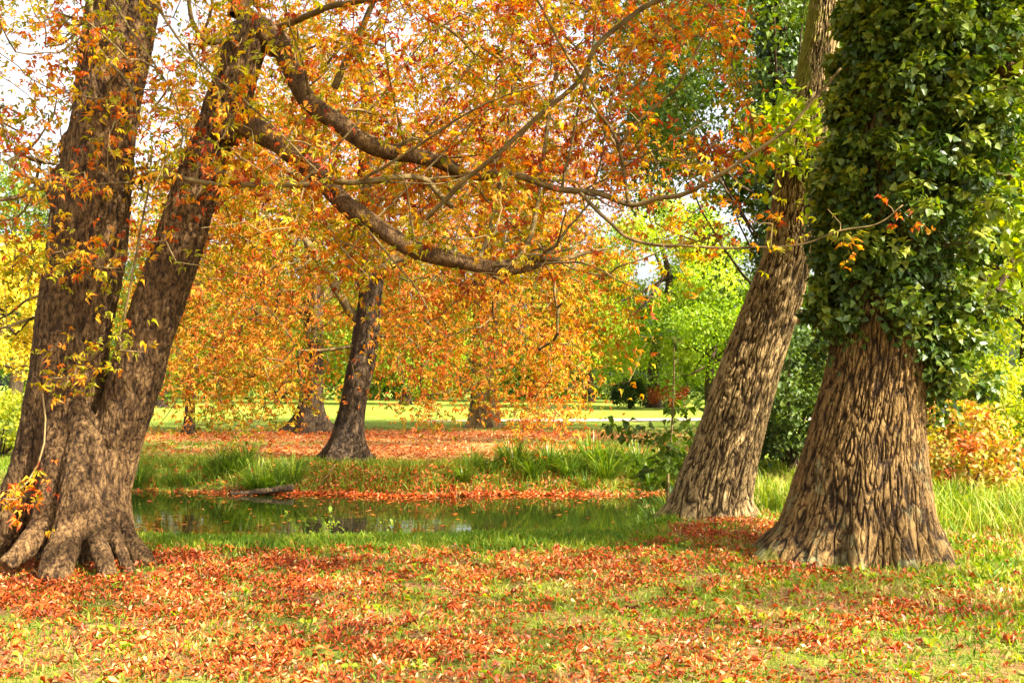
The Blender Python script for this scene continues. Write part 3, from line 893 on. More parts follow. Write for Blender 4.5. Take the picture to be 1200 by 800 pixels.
# ================================================================== 2. the leaning tree
lean = thing('leaning_tree', 'tall tree with ridged bark leaning right beside the stream, moss on its root', 'tree')
LY = 11.75
lp = [pr(830, 640, LY, 84), pr(832, 605, LY, 82), pr(836, 575, LY, 78), pr(846, 540, LY, 74), pr(858, 500, LY, 70), pr(874, 450, LY, 66), pr(890, 400, LY, 62), pr(909, 345, LY, 58), pr(923, 300, LY, 54), pr(930, 250, LY, 53), pr(936, 200, LY, 51), pr(944, 150, LY, 48), pr(953, 100, LY, 44), pr(962, 50, LY, 40), pr(969, 0, LY, 37), pr(982, -100, LY, 32), pr(995, -250, LY, 26), pr(1000, -420, LY, 16)]
lp[0][2] = -0.3
fissured_trunk('trunk', lp, [(radians(194), 0.34, 0.30, 0.26), (radians(230), 0.35, 0.22, 0.22), (radians(275), 0.4, 0.16, 0.2), (radians(325), 0.35, 0.28, 0.2), (radians(5), 0.4, 0.42, 0.2), (radians(90), 0.5, 0.3, 0.2)], M['ash_bark'], lean,
               nu=560, step=0.010, cell=0.042, long=0.30, depth=0.018, seed=4,
               moss_fn=lambda TH, H, LN: 0.42 * np.exp(-(((TH - radians(190) + pi) % (2 * pi) - pi) / 0.9) ** 2) * (np.exp(-np.abs(H - 0.1) / 0.25) + smooth(3.0, 5.0, H)) + 0.30 * smooth(4.4, 5.3, H))
knot = MB()
kp = [at(930, 372, LY - .02), at(943, 371, LY - .05), at(948, 370, LY - .06)]
limb_tube(knot, kp, 0.09, 0.05, k=12, step=0.02, wob=0.0, seed=3)
knot.build('branch_stub', M['ash_bark'], lean, True)
rng = R(21)
lean_limbs = [([(945, 140, LY), (930, 160, LY - .4), (900, 172, LY - .7), (880, 182, LY - .9)], 5, 2), ([(950, 110, LY), (975, 120, LY - .4), (1000, 140, LY - .6)], 5, 2),
              ([(985, -90, LY), (930, -200, LY - 1), (820, -320, LY - 2)], 18, 8), ([(990, -150, LY), (1080, -250, LY - .5), (1180, -330, LY - 1.5)], 16, 8), ([(990, -200, LY), (960, -330, LY + 1.5), (930, -420, LY + 3)], 16, 8), ([(978, -50, LY), (1010, -150, LY - 2), (1000, -260, LY - 4)], 14, 7)]
nodes = []
for i, (pl, w0, w1) in enumerate(lean_limbs):
    ml = MB()
    nodes.append(limb_tube(ml, [at(*q) for q in pl], w0 * LY / F_PX / 2, w1 * LY / F_PX / 2, k=8, seed=40 + i))
    ml.build('limb', M['ash_bark'], lean, True)
nodes = np.vstack(nodes)
tp = px_targets(44, 870, 985, 105, 215, LY - 1.2, LY - .45, rng)
tp = tp[((tp[:, 0] - 930) / 62) ** 2 + ((tp[:, 1] - 155) / 50) ** 2 < 1]
tp = np.vstack([tp, [(958, 232, LY - .5), (900, 225, LY - .6), (950, 250, LY - .5), (985, 130, LY - .6), (1005, 150, LY - .6)]])
tg = np.array([at(*q) for q in tp])
m = 420
up = np.stack([rng.uniform(0.0, 8.5, m), rng.uniform(8.0, 17.0, m), rng.uniform(7.0, 12.5, m)], -1)
up = up[(up[:, 2] > 2.4 + 0.40 * up[:, 1]) & (noise(up * np.array([.32, .32, .2]) + 9) > 0.0)]
N_, rad_, ch_, tips, dirs = grow(nodes, np.vstack([tg, up]), rng, 0.25, 0.0026, 0.42, 0.03, 0.03)
cm = MB()
add_twigs(cm, N_, rad_, ch_, 1)
def oval_sprays(mb, rng, tips, dirs, per, spread, size, templates, tmean, tsd, tipgrad=0.1, back=0.4, droop=0.3, zs=0.5):
    n = len(tips); idx = np.repeat(np.arange(n), per)
    b = rng.random(len(idx))[:, None] * back
    P = tips[idx] - dirs[idx] * b + rng.normal(size=(len(idx), 3)) * spread
    X = dirs[idx] * 0.6 + rng.normal(size=(len(idx), 3)) * 0.7 + np.array([0, 0, -droop])
    Z = np.array([0, 0, 1.0]) + rng.normal(size=(len(idx), 3)) * zs
    scatter(mb, templates, rng, P, X, Z, size * rng.uniform(0.6, 1.15, len(idx)), np.clip(rng.normal(size=len(idx)) * tsd + tmean, 0, 1), 0, tipgrad)
oval_sprays(cm, rng, tips, dirs, 16, 0.09, 0.12, LOBED, 0.55, 0.2)
cm.build('crown', [M['light_green_leaf'], M['twig_bark']], lean)

# ================================================================== 3. the great oak with ivy
oak = thing('oak_tree', 'massive oak at right with deeply fissured flaring base and ivy-clad upper trunk', 'tree')
OY = 9.0
op = [pr(1004, 690, OY, 168), pr(1006, 660, OY, 160), pr(1008, 630, OY, 152), pr(1009, 600, OY, 146), pr(1012, 560, OY, 140), pr(1018, 500, OY, 124), pr(1027, 430, OY, 108), pr(1034, 360, OY, 104), pr(1045, 250, OY, 100), pr(1058, 120, OY, 98), pr(1070, 0, OY, 92), pr(1078, -140, OY, 84), pr(1088, -320, OY, 60), pr(1095, -480, OY, 40)]
op[0][2] = -0.3
trunk_shape = spline(op, 0.05)
fissured_trunk('trunk', op, [(radians(196), 0.42, 0.42, 0.34), (radians(224), 0.16, 0.20, 0.25), (radians(250), 0.15, 0.26, 0.30), (radians(284), 0.16, 0.24, 0.3), (radians(318), 0.2, 0.36, 0.28), (radians(350), 0.3, 0.40, 0.26), (radians(30), 0.4, 0.3, 0.3), (radians(90), 0.4, 0.4, 0.3), (radians(145), 0.4, 0.4, 0.3)], M['oak_bark'], oak,
               nu=880, step=0.009, cell=0.042, long=0.30, depth=0.021, seed=2,
               moss_fn=lambda TH, H, LN: 0.75 * np.exp(-np.maximum(H - 0.02, 0) / 0.14) * (np.exp(-((TH - radians(248)) / 0.22) ** 2) + np.exp(-((TH - radians(200)) / 0.3) ** 2) + 0.6 * np.exp(-((TH - radians(322)) / 0.15) ** 2)))
oak_limbs = [([(1085, 60, OY), (1130, 68, OY - .1), (1165, 76, OY - .3), (1200, 84, OY - .5), (1260, 80, OY - .8), (1360, 50, OY - 1.4)], 24, 11),
             ([(1090, 130, OY), (1140, 165, OY + .2), (1175, 195, OY + .3), (1205, 222, OY + .4), (1270, 250, OY + .6)], 18, 9),
             ([(1075, -80, OY), (1000, -260, OY - 1.2), (900, -420, OY - 3)], 44, 18), ([(1080, -120, OY), (1180, -260, OY - 1.5), (1320, -420, OY - 3.5)], 44, 18),
             ([(1085, -250, OY), (1120, -420, OY - 3), (1180, -800, OY - 5)], 40, 16), ([(1085, -250, OY), (1050, -420, OY + 2.5), (980, -500, OY + 5)], 36, 16), ([(1090, -300, OY), (1240, -430, OY + 1.5), (1400, -500, OY + 3)], 36, 16)]
nodes = []
for i, (pl, w0, w1) in enumerate(oak_limbs):
    ml = MB()
    nodes.append(limb_tube(ml, [at(*q) for q in pl], w0 * OY / F_PX / 2, w1 * OY / F_PX / 2, k=10, seed=60 + i, wob=0.03)[3:])
    ml.build('limb', M['chestnut_bark'], oak, True)
nodes = np.vstack(nodes)
rng = R(31)
p = px_targets(170, 1110, 1290, -60, 330, 8.6, 10.6, rng)
p = p[rng.random(len(p)) < 0.15 + 0.85 * smooth(1110, 1200, p[:, 0])]
tg = np.array([at(*q) for q in p])
m = 6000
up = np.stack([rng.uniform(-2.5, 13.0, m), rng.uniform(-5.5, 14.0, m), rng.uniform(6.0, 13.0, m)], -1)
up = up[((up[:, 0] - 5.0) / 8.0) ** 2 + ((up[:, 1] - 5.0) / 10.0) ** 2 + ((up[:, 2] - 9.5) / 4.0) ** 2 < 1]
up = up[(up[:, 2] > 2.6 + 0.40 * np.maximum(up[:, 1], 0)) & (noise(up * np.array([.25, .25, .12]) + 3) > 0.04)]  # unseen upper crown, spread and clumped with gaps to dapple the ground
N_, rad_, ch_, tips, dirs = grow(nodes, np.vstack([tg, up]), rng, 0.3, 0.003, 0.42, 0.0, 0.06)
cm = MB()
add_twigs(cm, N_, rad_, ch_, 1)
oval_sprays(cm, rng, tips, dirs, 22, 0.17, 0.13, LOBED, 0.45, 0.2, 0.1)
cm.build('crown', [M['light_green_leaf'], M['twig_bark']], oak)

# ivy: sprays standing out from the trunk, every leaf hanging outwards; climbing stems under it
rng = R(33)
def trunk_at(z):
    x = np.interp(z, trunk_shape[:, 2], trunk_shape[:, 0]); r_ = np.interp(z, trunk_shape[:, 2], trunk_shape[:, 3])
    return x, np.full_like(x, OY), r_
def ivy_low(fr):
    l = np.interp(fr, [-3.14, -1.2, -0.87, -0.5, -0.2, 0.1, 0.3, 0.64, 1.0, 1.3, 3.14], [2.1, 1.9, 1.97, 2.32, 2.22, 2.02, 1.90, 1.70, 1.44, 1.34, 1.7])
    return l + 0.12 * noise(np.stack([fr * 9, fr * 0 + 4, fr * 0], -1)) + 0.14 * noise(np.stack([fr * 3, fr * 0, fr * 0], -1))
def ivy_side(a):
    return np.clip(0.58 + 0.29 * np.cos(a), 0.28, 0.86)
ivy = MB()
# a close layer on the bark
n = 8500
z = rng.uniform(1.3, 8.2, n); a = rng.uniform(0, 2 * pi, n)
fr = (a - radians(270) + pi) % (2 * pi) - pi            # 0 faces the camera, + to the right
keep = z > ivy_low(fr) + 0.08 * rng.normal(size=n)
z, a = z[keep], a[keep]
cx, cyy, rr = trunk_at(z)
out_ = np.stack([np.cos(a), np.sin(a), 0 * a], -1)
tipp = np.stack([cx, cyy, z], -1) + out_ * (rr + rng.uniform(0.06, 0.3, len(z)) * ivy_side(a))[:, None]
idx = np.repeat(np.arange(len(z)), 4)
scatter(ivy, IVIES, rng, tipp[idx] + rng.normal(size=(len(idx), 3)) * 0.06, out_[idx] * 0.4 + np.array([0, 0, -0.7]) + rng.normal(size=(len(idx), 3)) * 0.6,
        out_[idx] * 0.8 + np.array([0, 0, 0.6]) + rng.normal(size=(len(idx), 3)) * 0.5, rng.uniform(0.035, 0.075, len(idx)), np.clip(rng.normal(size=len(idx)) * 0.13 + 0.22, 0, 0.9), 0, 0.08)
# flowering bunches that stand out on short shoots
nb = 900
zb = rng.uniform(1.45, 8.2, nb); ab = rng.uniform(0, 2 * pi, nb)
fb = (ab - radians(270) + pi) % (2 * pi) - pi
kb = zb > ivy_low(fb) + 0.12
zb, ab, fb = zb[kb], ab[kb], fb[kb]
bx, by, br = trunk_at(zb)
lumpb = noise(np.stack([np.cos(ab) * 1.6, np.sin(ab) * 1.6, zb * 1.3], -1))
reach = np.clip(0.22 + 0.28 * smooth(0, 1.8, zb - ivy_low(fb)) + 0.62 * lumpb + 0.14 * rng.normal(size=len(zb)), 0.06, 0.9) * ivy_side(ab)
ob = np.stack([np.cos(ab), np.sin(ab), 0 * ab], -1)
cb = np.stack([bx, by, zb], -1) + ob * (br + reach)[:, None]
size_b = rng.uniform(0.10, 0.24, len(zb)) * (0.7 + 0.3 * ivy_side(ab))
idx = rng.integers(0, len(zb), 62000)
e = nrm(rng.normal(size=(len(idx), 3)) + ob[idx] * 0.8 + np.array([0, 0, 0.35]))
P = cb[idx] + e * (size_b[idx] * rng.uniform(0.35, 1.1, len(idx)))[:, None] * np.array([1, 1, 0.8])
X = e * 0.7 + np.array([0, 0, -0.45]) + rng.normal(size=(len(idx), 3)) * 0.65
Zn = e * 0.5 + np.array([0, 0, 0.8]) + rng.normal(size=(len(idx), 3)) * 0.5
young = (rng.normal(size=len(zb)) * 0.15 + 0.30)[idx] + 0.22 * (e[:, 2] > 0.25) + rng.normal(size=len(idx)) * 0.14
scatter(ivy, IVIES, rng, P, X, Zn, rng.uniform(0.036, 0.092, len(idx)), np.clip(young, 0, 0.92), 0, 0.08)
for i in range(len(zb)):
    b = np.array([bx[i], by[i], zb[i] - 0.1]) + ob[i] * br[i] * 0.97
    v, f = tube_arrays(np.array([b, (b + cb[i]) / 2 + np.array([0, 0, 0.05]), cb[i]]), np.array([0.011, 0.008, 0.005]), 5)
    ivy.add(v, f, 1, np.full(len(v), 0.4))
for i in range(16):
    aa = radians(180 + i * 11.5)
    f0 = (aa - radians(270) + pi) % (2 * pi) - pi
    zz = np.linspace(float(ivy_low(np.array([f0]))[0]) + rng.uniform(-0.1, 0.3), 7.8, 40)
    a2 = aa + 0.25 * noise(np.stack([zz * 1.3, zz * 0 + i * 3.7, zz * 0], -1))
    x_, y_, r_ = trunk_at(zz)
    r_ = r_ + 0.03 + 0.02 * noise(np.stack([zz * 3, zz * 0 + i, zz * 0], -1))
    v, f = tube_arrays(np.stack([x_ + np.cos(a2) * r_, y_ + np.sin(a2) * r_, zz], -1), np.interp(np.arange(40), [0, 4, 12, 39], [0.002, 0.008, 0.018, 0.010]), 6)
    ivy.add(v, f, 1, np.full(len(v), 0.45))
ivy.build('ivy', [M['ivy_leaf'], M['limb_bark']], oak)

# ================================================================== trees beyond the stream
def simple_trunk(pts, flare, parent, mat='far_bark', k=28, seed=0, relief=0.03):
    S = spline(pts, 0.12)
    th = np.linspace(0, 2 * pi, k, endpoint=False)
    z0 = S[0, 2] + 0.3
    r = S[:, 3][:, None] * (1 + 0.10 * np.sin(3 * th + seed)[None])
    lob = (0.5 + 0.5 * np.sin(5 * th + seed * 2.1 + 0.8 * np.sin(2 * th))) ** 1.6
    r = r + flare * (0.25 + lob[None]) * np.exp(-np.maximum(S[:, 2][:, None] - z0, -0.1) / (0.18 + flare * 0.45))
    c3 = np.stack([np.cos(th)[None] * 3 + 0 * r, np.sin(th)[None] * 3 + 0 * r, S[:, 2][:, None] * 0.7 + 0 * r], -1)
    rid = fbm(c3 + seed, 3)
    r = r + relief * rid
    X = S[:, 0][:, None] + r * np.cos(th); Y = S[:, 1][:, None] + r * np.sin(th); Z = S[:, 2][:, None] + 0 * r
    v = np.stack([X, Y, Z], -1).reshape(-1, 3)
    n = len(S); i = np.arange(n - 1)[:, None] * k; j = np.arange(k)[None]; jn = (j + 1) % k
    m = MB()
    m.add(v, np.stack([i + j, i + jn, i + k + jn, i + k + j], -1).reshape(-1, 4), 0, (0.45 + 0.5 * rid).ravel())
    m.build('trunk', M[mat], parent, True)
    return S[:, :3]

def far_chestnut(label, base, pts, radii_crown, centre, n_spray, per, leaf, seed, flare=0.3, low=None, limbs=6, tmean=0.42, name='horse_chestnut_tree', relief=0.05, expo=0.42, skirts=(), bark='far_bark'):
    """base: world point; pts: trunk rows relative to the base; crown: sprays in an ellipsoid shell with hanging skirts"""
    rg = R(seed)
    t = thing(name, label, 'tree', tuple(base))
    S = simple_trunk(pts, flare, t, bark, 36, seed, relief)
    c = np.array(centre, float); rc = np.array(radii_crown, float)
    lm = MB()
    nodes = [S[len(S) // 3:]]
    for i in range(limbs):
        a = 2 * pi * i / limbs + rg.uniform(-.3, .3)
        s0 = S[int(len(S) * rg.uniform(0.35, 0.75))]
        e = c + rc * np.array([cos(a) * 0.8, sin(a) * 0.8, rg.uniform(-0.35, 0.4)])
        mid = (s0 + e) / 2 + np.array([0, 0, rg.uniform(0.2, 0.9)])
        nodes.append(limb_tube(lm, [s0, mid, e], 0.11, 0.03, k=7, step=0.2, wob=0.06, seed=seed + i))
    lm.build('limb', M['limb_bark'], t, True)
    nodes = np.vstack(nodes)
    d = nrm(rg.normal(size=(n_spray * 4, 3)))
    rr = rg.uniform(0.25, 1.0, len(d)) ** 0.6
    sk = np.where(d[:, 2] < 0, np.maximum(1 - d[:, 2] ** 2, 0.05) ** -0.38, 1.0)
    P = c + d * np.stack([sk, sk, 1 + 0 * sk], -1) * rc * rr[:, None] * (1 + 0.28 * noise(d * 2.2 + seed))[:, None]
    if low is not None:
        P = P[P[:, 2] > low(P[:, 0], P[:, 1])]
    P = P[noise(P * np.array([0.5, 0.5, 1.15]) + seed) > -0.08][:n_spray]
    for x0, x1, y0, y1, z0, z1, k in skirts:              # boughs that hang low over the grass and the water
        q = np.stack([rg.uniform(x0, x1, k), rg.uniform(y0, y1, k), z0 + (z1 - z0) * rg.random(k) ** 0.8], -1)
        P = np.vstack([P, q[noise(q * np.array([.8, .8, 1.4]) + seed) > -0.12]])
    N_, rad_, ch_, tips, dirs = grow(nodes, P, rg, 0.5, 0.005, expo, 0.08, 0.05)
    cm = MB()
    add_twigs(cm, N_, rad_, ch_, 1, 4)
    palm_sprays(cm, rg, tips, dirs, per, 0.24, leaf, FARPALMS, tmean, 0.16, 0.25, tint_fn=lambda Q: 0.5 * noise(Q * np.array([.4, .4, .9]) + seed) - 0.05)
    cm.build('crown', [M['far_chestnut_leaf'], M['limb_bark']], t)
    return t

def gpt(px, y, dz=0.0):
    x = (px - 600.0) / F_PX * y
    return np.array([x, y, float(ground_z(np.array([x]), np.array([y]))[0]) + dz])

b4 = gpt(405, 21.3)
far_chestnut('dark-trunked horse chestnut on the far bank with orange foliage sweeping low over the water', b4,
             [[0, 0, -.3, .30], [0, 0, 0, .29], [0.05, 0, .6, .27], [0.22, 0, 1.6, .26], [0.4, 0, 2.6, .26], [0.55, 0, 4, .24], [0.5, 0, 6, .22], [0.4, 0, 8.5, .1]],
             (5.4, 4.2, 5.4), (0.9, -0.2, 5.4), 1300, 12, 0.15, 101, flare=0.34, low=lambda x, y: 0.35 + 1.1 * np.exp(-((x - .3) / 1.3) ** 2) + 0.5 * noise(np.stack([x * .6, y * .6, 0 * x], -1)), relief=0.09, tmean=0.40, skirts=[(-3.7, -0.6, -3.5, 0.5, 0.7, 2.4, 170), (1.3, 5.2, -2.6, 1.0, 0.75, 2.5, 170)])
b5 = gpt(566, 37.0)
far_chestnut('stout horse chestnut in the lawn beyond the stream, right of the dark-trunked chestnut', b5,
             [[0, 0, -.3, .58], [0, 0, 0, .56], [0, 0, 1.5, .5], [0.05, 0, 3.5, .46], [0, 0, 6, .4], [0.1, 0, 9, .25], [0, 0, 12, .1]],
             (5.4, 5.0, 6.2), (0.4, 0, 6.8), 1100, 13, 0.21, 102, flare=0.2, bark='ash_bark', low=lambda x, y: 0.8 + 2.6 * np.exp(-(x / 1.2) ** 2) + 0.012 * x * x + 0.9 * noise(np.stack([x * .4, y * .4, 0 * x], -1)), tmean=0.46)
b6 = gpt(362, 33.0)
far_chestnut('horse chestnut with splayed roots over a heap of red leaves, behind the dark-trunked chestnut', b6,
             [[0, 0, -.3, .46], [0, 0, 0, .42], [0.1, 0, 1.2, .34], [0.15, 0, 3, .28], [0.1, 0, 6, .3], [0, 0, 10, .1]],
             (5.2, 4.6, 5.6), (-0.6, 0, 6.6), 800, 13, 0.2, 103, flare=0.6, low=lambda x, y: 0.9 + 0.9 * noise(np.stack([x * .4, y * .4, 0 * x], -1)), tmean=0.36, relief=0.12)
b7 = gpt(222, 32.0)
far_chestnut('slim young horse chestnut on the lawn just right of the big twin trunk', b7,
             [[0, 0, -.3, .2], [0, 0, 0, .17], [0.05, 0, 1.5, .14], [0, 0, 4, .11], [0, 0, 7, .05]],
             (3.2, 3.2, 4.4), (0.6, 0, 5.2), 620, 14, 0.2, 104, flare=0.1, low=lambda x, y: 1.2 + 0.7 * noise(np.stack([x * .5, y * .5, 0 * x], -1)), tmean=0.30, limbs=4)

# broadleaf trees and shrubs made of leaf clumps on a branching frame
def clump_points(rg, centre, radii, nclump, nleaf, rc, flat=0.75, low=-0.75):
    d = nrm(rg.normal(size=(nclump * 3, 3)))
    d = d[d[:, 2] > low][:nclump]
    rr = rg.uniform(0.25, 1.0, len(d)) ** 0.45
    C = np.array(centre) + d * np.array(radii) * rr[:, None] * (1 + 0.22 * noise(d * 2 + rg.random() * 50))[:, None]
    size = rc * rg.uniform(0.6, 1.35, len(C))
    k = rg.integers(0, len(C), nleaf)
    e = nrm(rg.normal(size=(nleaf, 3)))
    P = C[k] + e * (size[k] * rg.uniform(0.55, 1.08, nleaf))[:, None] * np.array([1, 1, flat])
    return C, P, e, k

def broadleaf(name, label, cat, base, height, crown_r, trunk_r, mat, seed, nclump=70, nleaf=16000, leaf=0.2, crown_lo=0.25, rc=None, tm=0.5, bark='far_bark', group=None, low=-0.75, trunk_pts=None, has_trunk=True, limb_k=0.34):
    rg = R(seed)
    t = thing(name, label, cat, tuple(base), group)
    rz = height * (1 - crown_lo) / 2
    c = np.array([0, 0, height - rz])
    if rc is None:
        rc = 0.27 * crown_r
    C, P, e, k = clump_points(rg, c, (crown_r, crown_r, rz), nclump, nleaf, rc, 0.75, low)
    if has_trunk:
        pts = trunk_pts or [[0, 0, -.3, trunk_r * 1.15], [0, 0, 0, trunk_r * 1.1], [rg.normal() * .02 * height, 0, height * .25, trunk_r * .9], [rg.normal() * .03 * height, 0, height * .6, trunk_r * .55], [rg.normal() * .03 * height, 0, height * .9, trunk_r * .12]]
        S = simple_trunk(pts, trunk_r * 0.5, t, bark, 16, seed, 0.03)
        lm = MB()
        for q in C[:: max(1, len(C) // 14)]:
            s0 = S[min(len(S) - 1, int(len(S) * rg.uniform(0.3, 0.75)))]
            limb_tube(lm, [s0, (s0 + q) / 2 + np.array([0, 0, -0.03 * height]), q], trunk_r * limb_k, trunk_r * limb_k * 0.25, k=6, step=0.4, wob=0.03, seed=seed)
        lm.build('limb', M[bark], t, True)
    else:
        lm = MB()
        for q in C[:: max(1, len(C) // 12)]:
            limb_tube(lm, [np.array([rg.normal() * .08, rg.normal() * .08, -.05]), q * np.array([.45, .45, .55]), q], 0.02 * height ** .5, 0.006, k=5, step=0.15, wob=0.02, seed=seed)
        lm.build('stem', M[bark], t, True)
    X = e * 0.4 + rg.normal(size=e.shape) * 0.7 + np.array([0, 0, -0.25])
    Z = e * 0.6 + np.array([0, 0, 0.8]) + rg.normal(size=e.shape) * 0.35
    ct = rg.normal(size=len(C)) * 0.14
    cm = MB()
    scatter(cm, OVALS, rg, P, X, Z, leaf * rg.uniform(0.6, 1.3, len(P)), np.clip(tm + ct[k] + rg.normal(size=len(P)) * 0.13, 0, 1), 0, 0.08)
    cm.build('crown', M[mat], t)
    return t

# the bright tree in the gap, its neighbours, and the trees behind the great trunks
broadleaf('light_green_tree', 'bright yellow-green tree with pale forked trunk in the gap beyond the lawn', 'tree', gpt(767, 68), 14.5, 6.0, 0.42, 'light_green_leaf', 201, 100, 30000, 0.26, 0.03, 1.25, 0.5)
broadleaf('broadleaf_tree', 'fresh green leafy tree right of the bright yellow-green tree', 'tree', gpt(832, 62), 9.0, 4.0, 0.3, 'light_green_leaf', 202, 60, 15000, 0.24, 0.0, 1.05, 0.25)
broadleaf('broadleaf_tree', 'deep green tree behind and above the fresh green leafy tree, near the leaning trunk', 'tree', gpt(868, 84), 15.0, 6.0, 0.4, 'mid_green_leaf', 203, 70, 15000, 0.32, 0.0, 1.4, 0.45)
broadleaf('broadleaf_tree', 'hazy yellow-green tree at the lawn edge, left of the bright tree', 'tree', gpt(690, 88), 13.0, 5.0, 0.4, 'light_green_leaf', 204, 70, 15000, 0.32, 0.0, 1.4, 0.35)
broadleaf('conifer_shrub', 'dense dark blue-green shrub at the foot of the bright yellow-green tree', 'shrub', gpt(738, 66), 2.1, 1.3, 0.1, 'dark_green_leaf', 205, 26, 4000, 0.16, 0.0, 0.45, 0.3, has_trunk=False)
broadleaf('red_shrub', 'pinkish red shrub beside the pale trunk in the gap', 'shrub', gpt(783, 65), 1.7, 1.2, 0.1, 'red_leaf', 206, 20, 2500, 0.16, 0.0, 0.4, 0.75, has_trunk=False)
ivt = broadleaf('broadleaf_tree', 'tall dark green ivy-covered tree standing between the leaning trunk and the oak', 'tree', gpt(912, 23.5), 16.0, 4.2, 0.34, 'mid_green_leaf', 207, 80, 26000, 0.15, 0.36, 1.0, 0.35,
                trunk_pts=[[0, 0, -.3, .42], [0, 0, 0, .38], [0.05, 0, 4, .3], [0.1, 0, 9, .24], [0.17, 0, 14, .06]], limb_k=0.1)
rg = R(208)
n = 5200
z = rg.uniform(0.9, 12.5, n); a = rg.uniform(0, 2 * pi, n)
lump = noise(np.stack([np.cos(a), np.sin(a), z * 0.9], -1))
rr = 0.34 + (0.15 + 0.35 * np.clip(lump + .3, 0, 1)) * rg.uniform(.4, 1, n)
o_ = np.stack([np.cos(a), np.sin(a), 0 * a], -1)
mi = MB()
scatter(mi, IVIES, rg, o_ * rr[:, None] + np.stack([0.012 * z, 0 * z, z], -1), o_ * .4 + np.array([0, 0, -.7]) + rg.normal(size=(n, 3)) * .5, o_ + np.array([0, 0, .5]) + rg.normal(size=(n, 3)) * .4, rg.uniform(.1, .2, n), np.clip(rg.normal(size=n) * .12 + .22, 0, 1))
mi.build('ivy', M['ivy_leaf'], ivt)
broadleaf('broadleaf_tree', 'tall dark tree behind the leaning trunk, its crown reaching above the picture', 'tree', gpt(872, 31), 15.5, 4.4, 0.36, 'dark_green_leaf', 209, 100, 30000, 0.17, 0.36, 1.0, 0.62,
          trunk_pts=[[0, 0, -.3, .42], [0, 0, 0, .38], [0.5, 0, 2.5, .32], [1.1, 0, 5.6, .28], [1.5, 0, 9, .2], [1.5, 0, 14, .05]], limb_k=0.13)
broadleaf('broadleaf_tree', 'broad mid-green tree filling the space behind the ivy-clad oak', 'tree', gpt(1080, 32), 15.0, 6.2, 0.4, 'mid_green_leaf', 210, 90, 22000, 0.2, 0.0, 1.25, 0.5)
broadleaf('broadleaf_tree', 'sunny yellow-green tree at the right edge behind the oak limbs', 'tree', gpt(1215, 24), 10.5, 4.0, 0.3, 'light_green_leaf', 211, 80, 20000, 0.15, 0.05, 0.9, 0.6)
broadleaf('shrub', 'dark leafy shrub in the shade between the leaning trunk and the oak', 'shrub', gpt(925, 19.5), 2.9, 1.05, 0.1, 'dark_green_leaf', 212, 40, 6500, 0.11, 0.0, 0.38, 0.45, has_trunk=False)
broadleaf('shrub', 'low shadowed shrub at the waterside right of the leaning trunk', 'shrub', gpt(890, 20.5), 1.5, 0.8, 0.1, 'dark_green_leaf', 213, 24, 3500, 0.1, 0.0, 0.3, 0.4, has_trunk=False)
broadleaf('red_shrub', 'orange-red autumn bush at right beside the oak trunk', 'shrub', gpt(1124, 14.2), 1.95, 0.8, 0.1, 'red_leaf', 214, 60, 3000, 0.10, 0.05, 0.24, 0.36, has_trunk=False, bark='twig_bark')
broadleaf('shrub', 'feathery yellow-green bush at the right edge behind the orange-red bush', 'shrub', gpt(1205, 17.0), 3.1, 1.3, 0.1, 'light_green_leaf', 215, 50, 8500, 0.09, 0.05, 0.36, 0.7, has_trunk=False, bark='twig_bark')
broadleaf('shrub', 'dark green shrub low at right between orange-red bush and yellow-green bush', 'shrub', gpt(1168, 19.5), 2.3, 1.4, 0.1, 'mid_green_leaf', 216, 40, 6500, 0.11, 0.0, 0.4, 0.5, has_trunk=False)
# the left edge
broadleaf('yellow_tree', 'golden yellow tree at the left edge behind the twin trunk', 'tree', gpt(-12, 30), 6.3, 2.7, 0.2, 'yellow_leaf', 220, 60, 13000, 0.15, 0.22, 0.62, 0.55)
broadleaf('broadleaf_tree', 'distant blue-green tree topping the left edge above the golden tree', 'tree', gpt(15, 62), 15.5, 5.2, 0.4, 'mid_green_leaf', 221, 70, 15000, 0.27, 0.2, 1.2, 0.55)
broadleaf('shrub', 'bright lime-green shrub at the left edge beside the twin trunk', 'shrub', gpt(2, 22), 1.5, 1.1, 0.1, 'light_green_leaf', 222, 36, 5500, 0.1, 0.0, 0.34, 0.7, has_trunk=False)
broadleaf('broadleaf_tree', 'leafy green tree far behind the twin trunk and the slim young chestnut', 'tree', gpt(190, 70), 12.0, 6.0, 0.4, 'mid_green_leaf', 223, 70, 15000, 0.28, -0.03, 1.4, 0.6)
broadleaf('broadleaf_tree', 'light green tree glimpsed far behind the dark-trunked chestnut', 'tree', gpt(330, 85), 15.0, 7.0, 0.4, 'light_green_leaf', 224, 70, 15000, 0.33, -0.03, 1.6, 0.3)
broadleaf('broadleaf_tree', 'light green tree glimpsed between the dark-trunked chestnut and the stout chestnut', 'tree', gpt(475, 78), 13.0, 5.5, 0.4, 'light_green_leaf', 225, 70, 15000, 0.3, -0.03, 1.4, 0.4)
broadleaf('broadleaf_tree', 'green tree behind the right side of the stout chestnut', 'tree', gpt(625, 92), 17.0, 6.0, 0.4, 'mid_green_leaf', 226, 70, 15000, 0.33, -0.03, 1.5, 0.6)

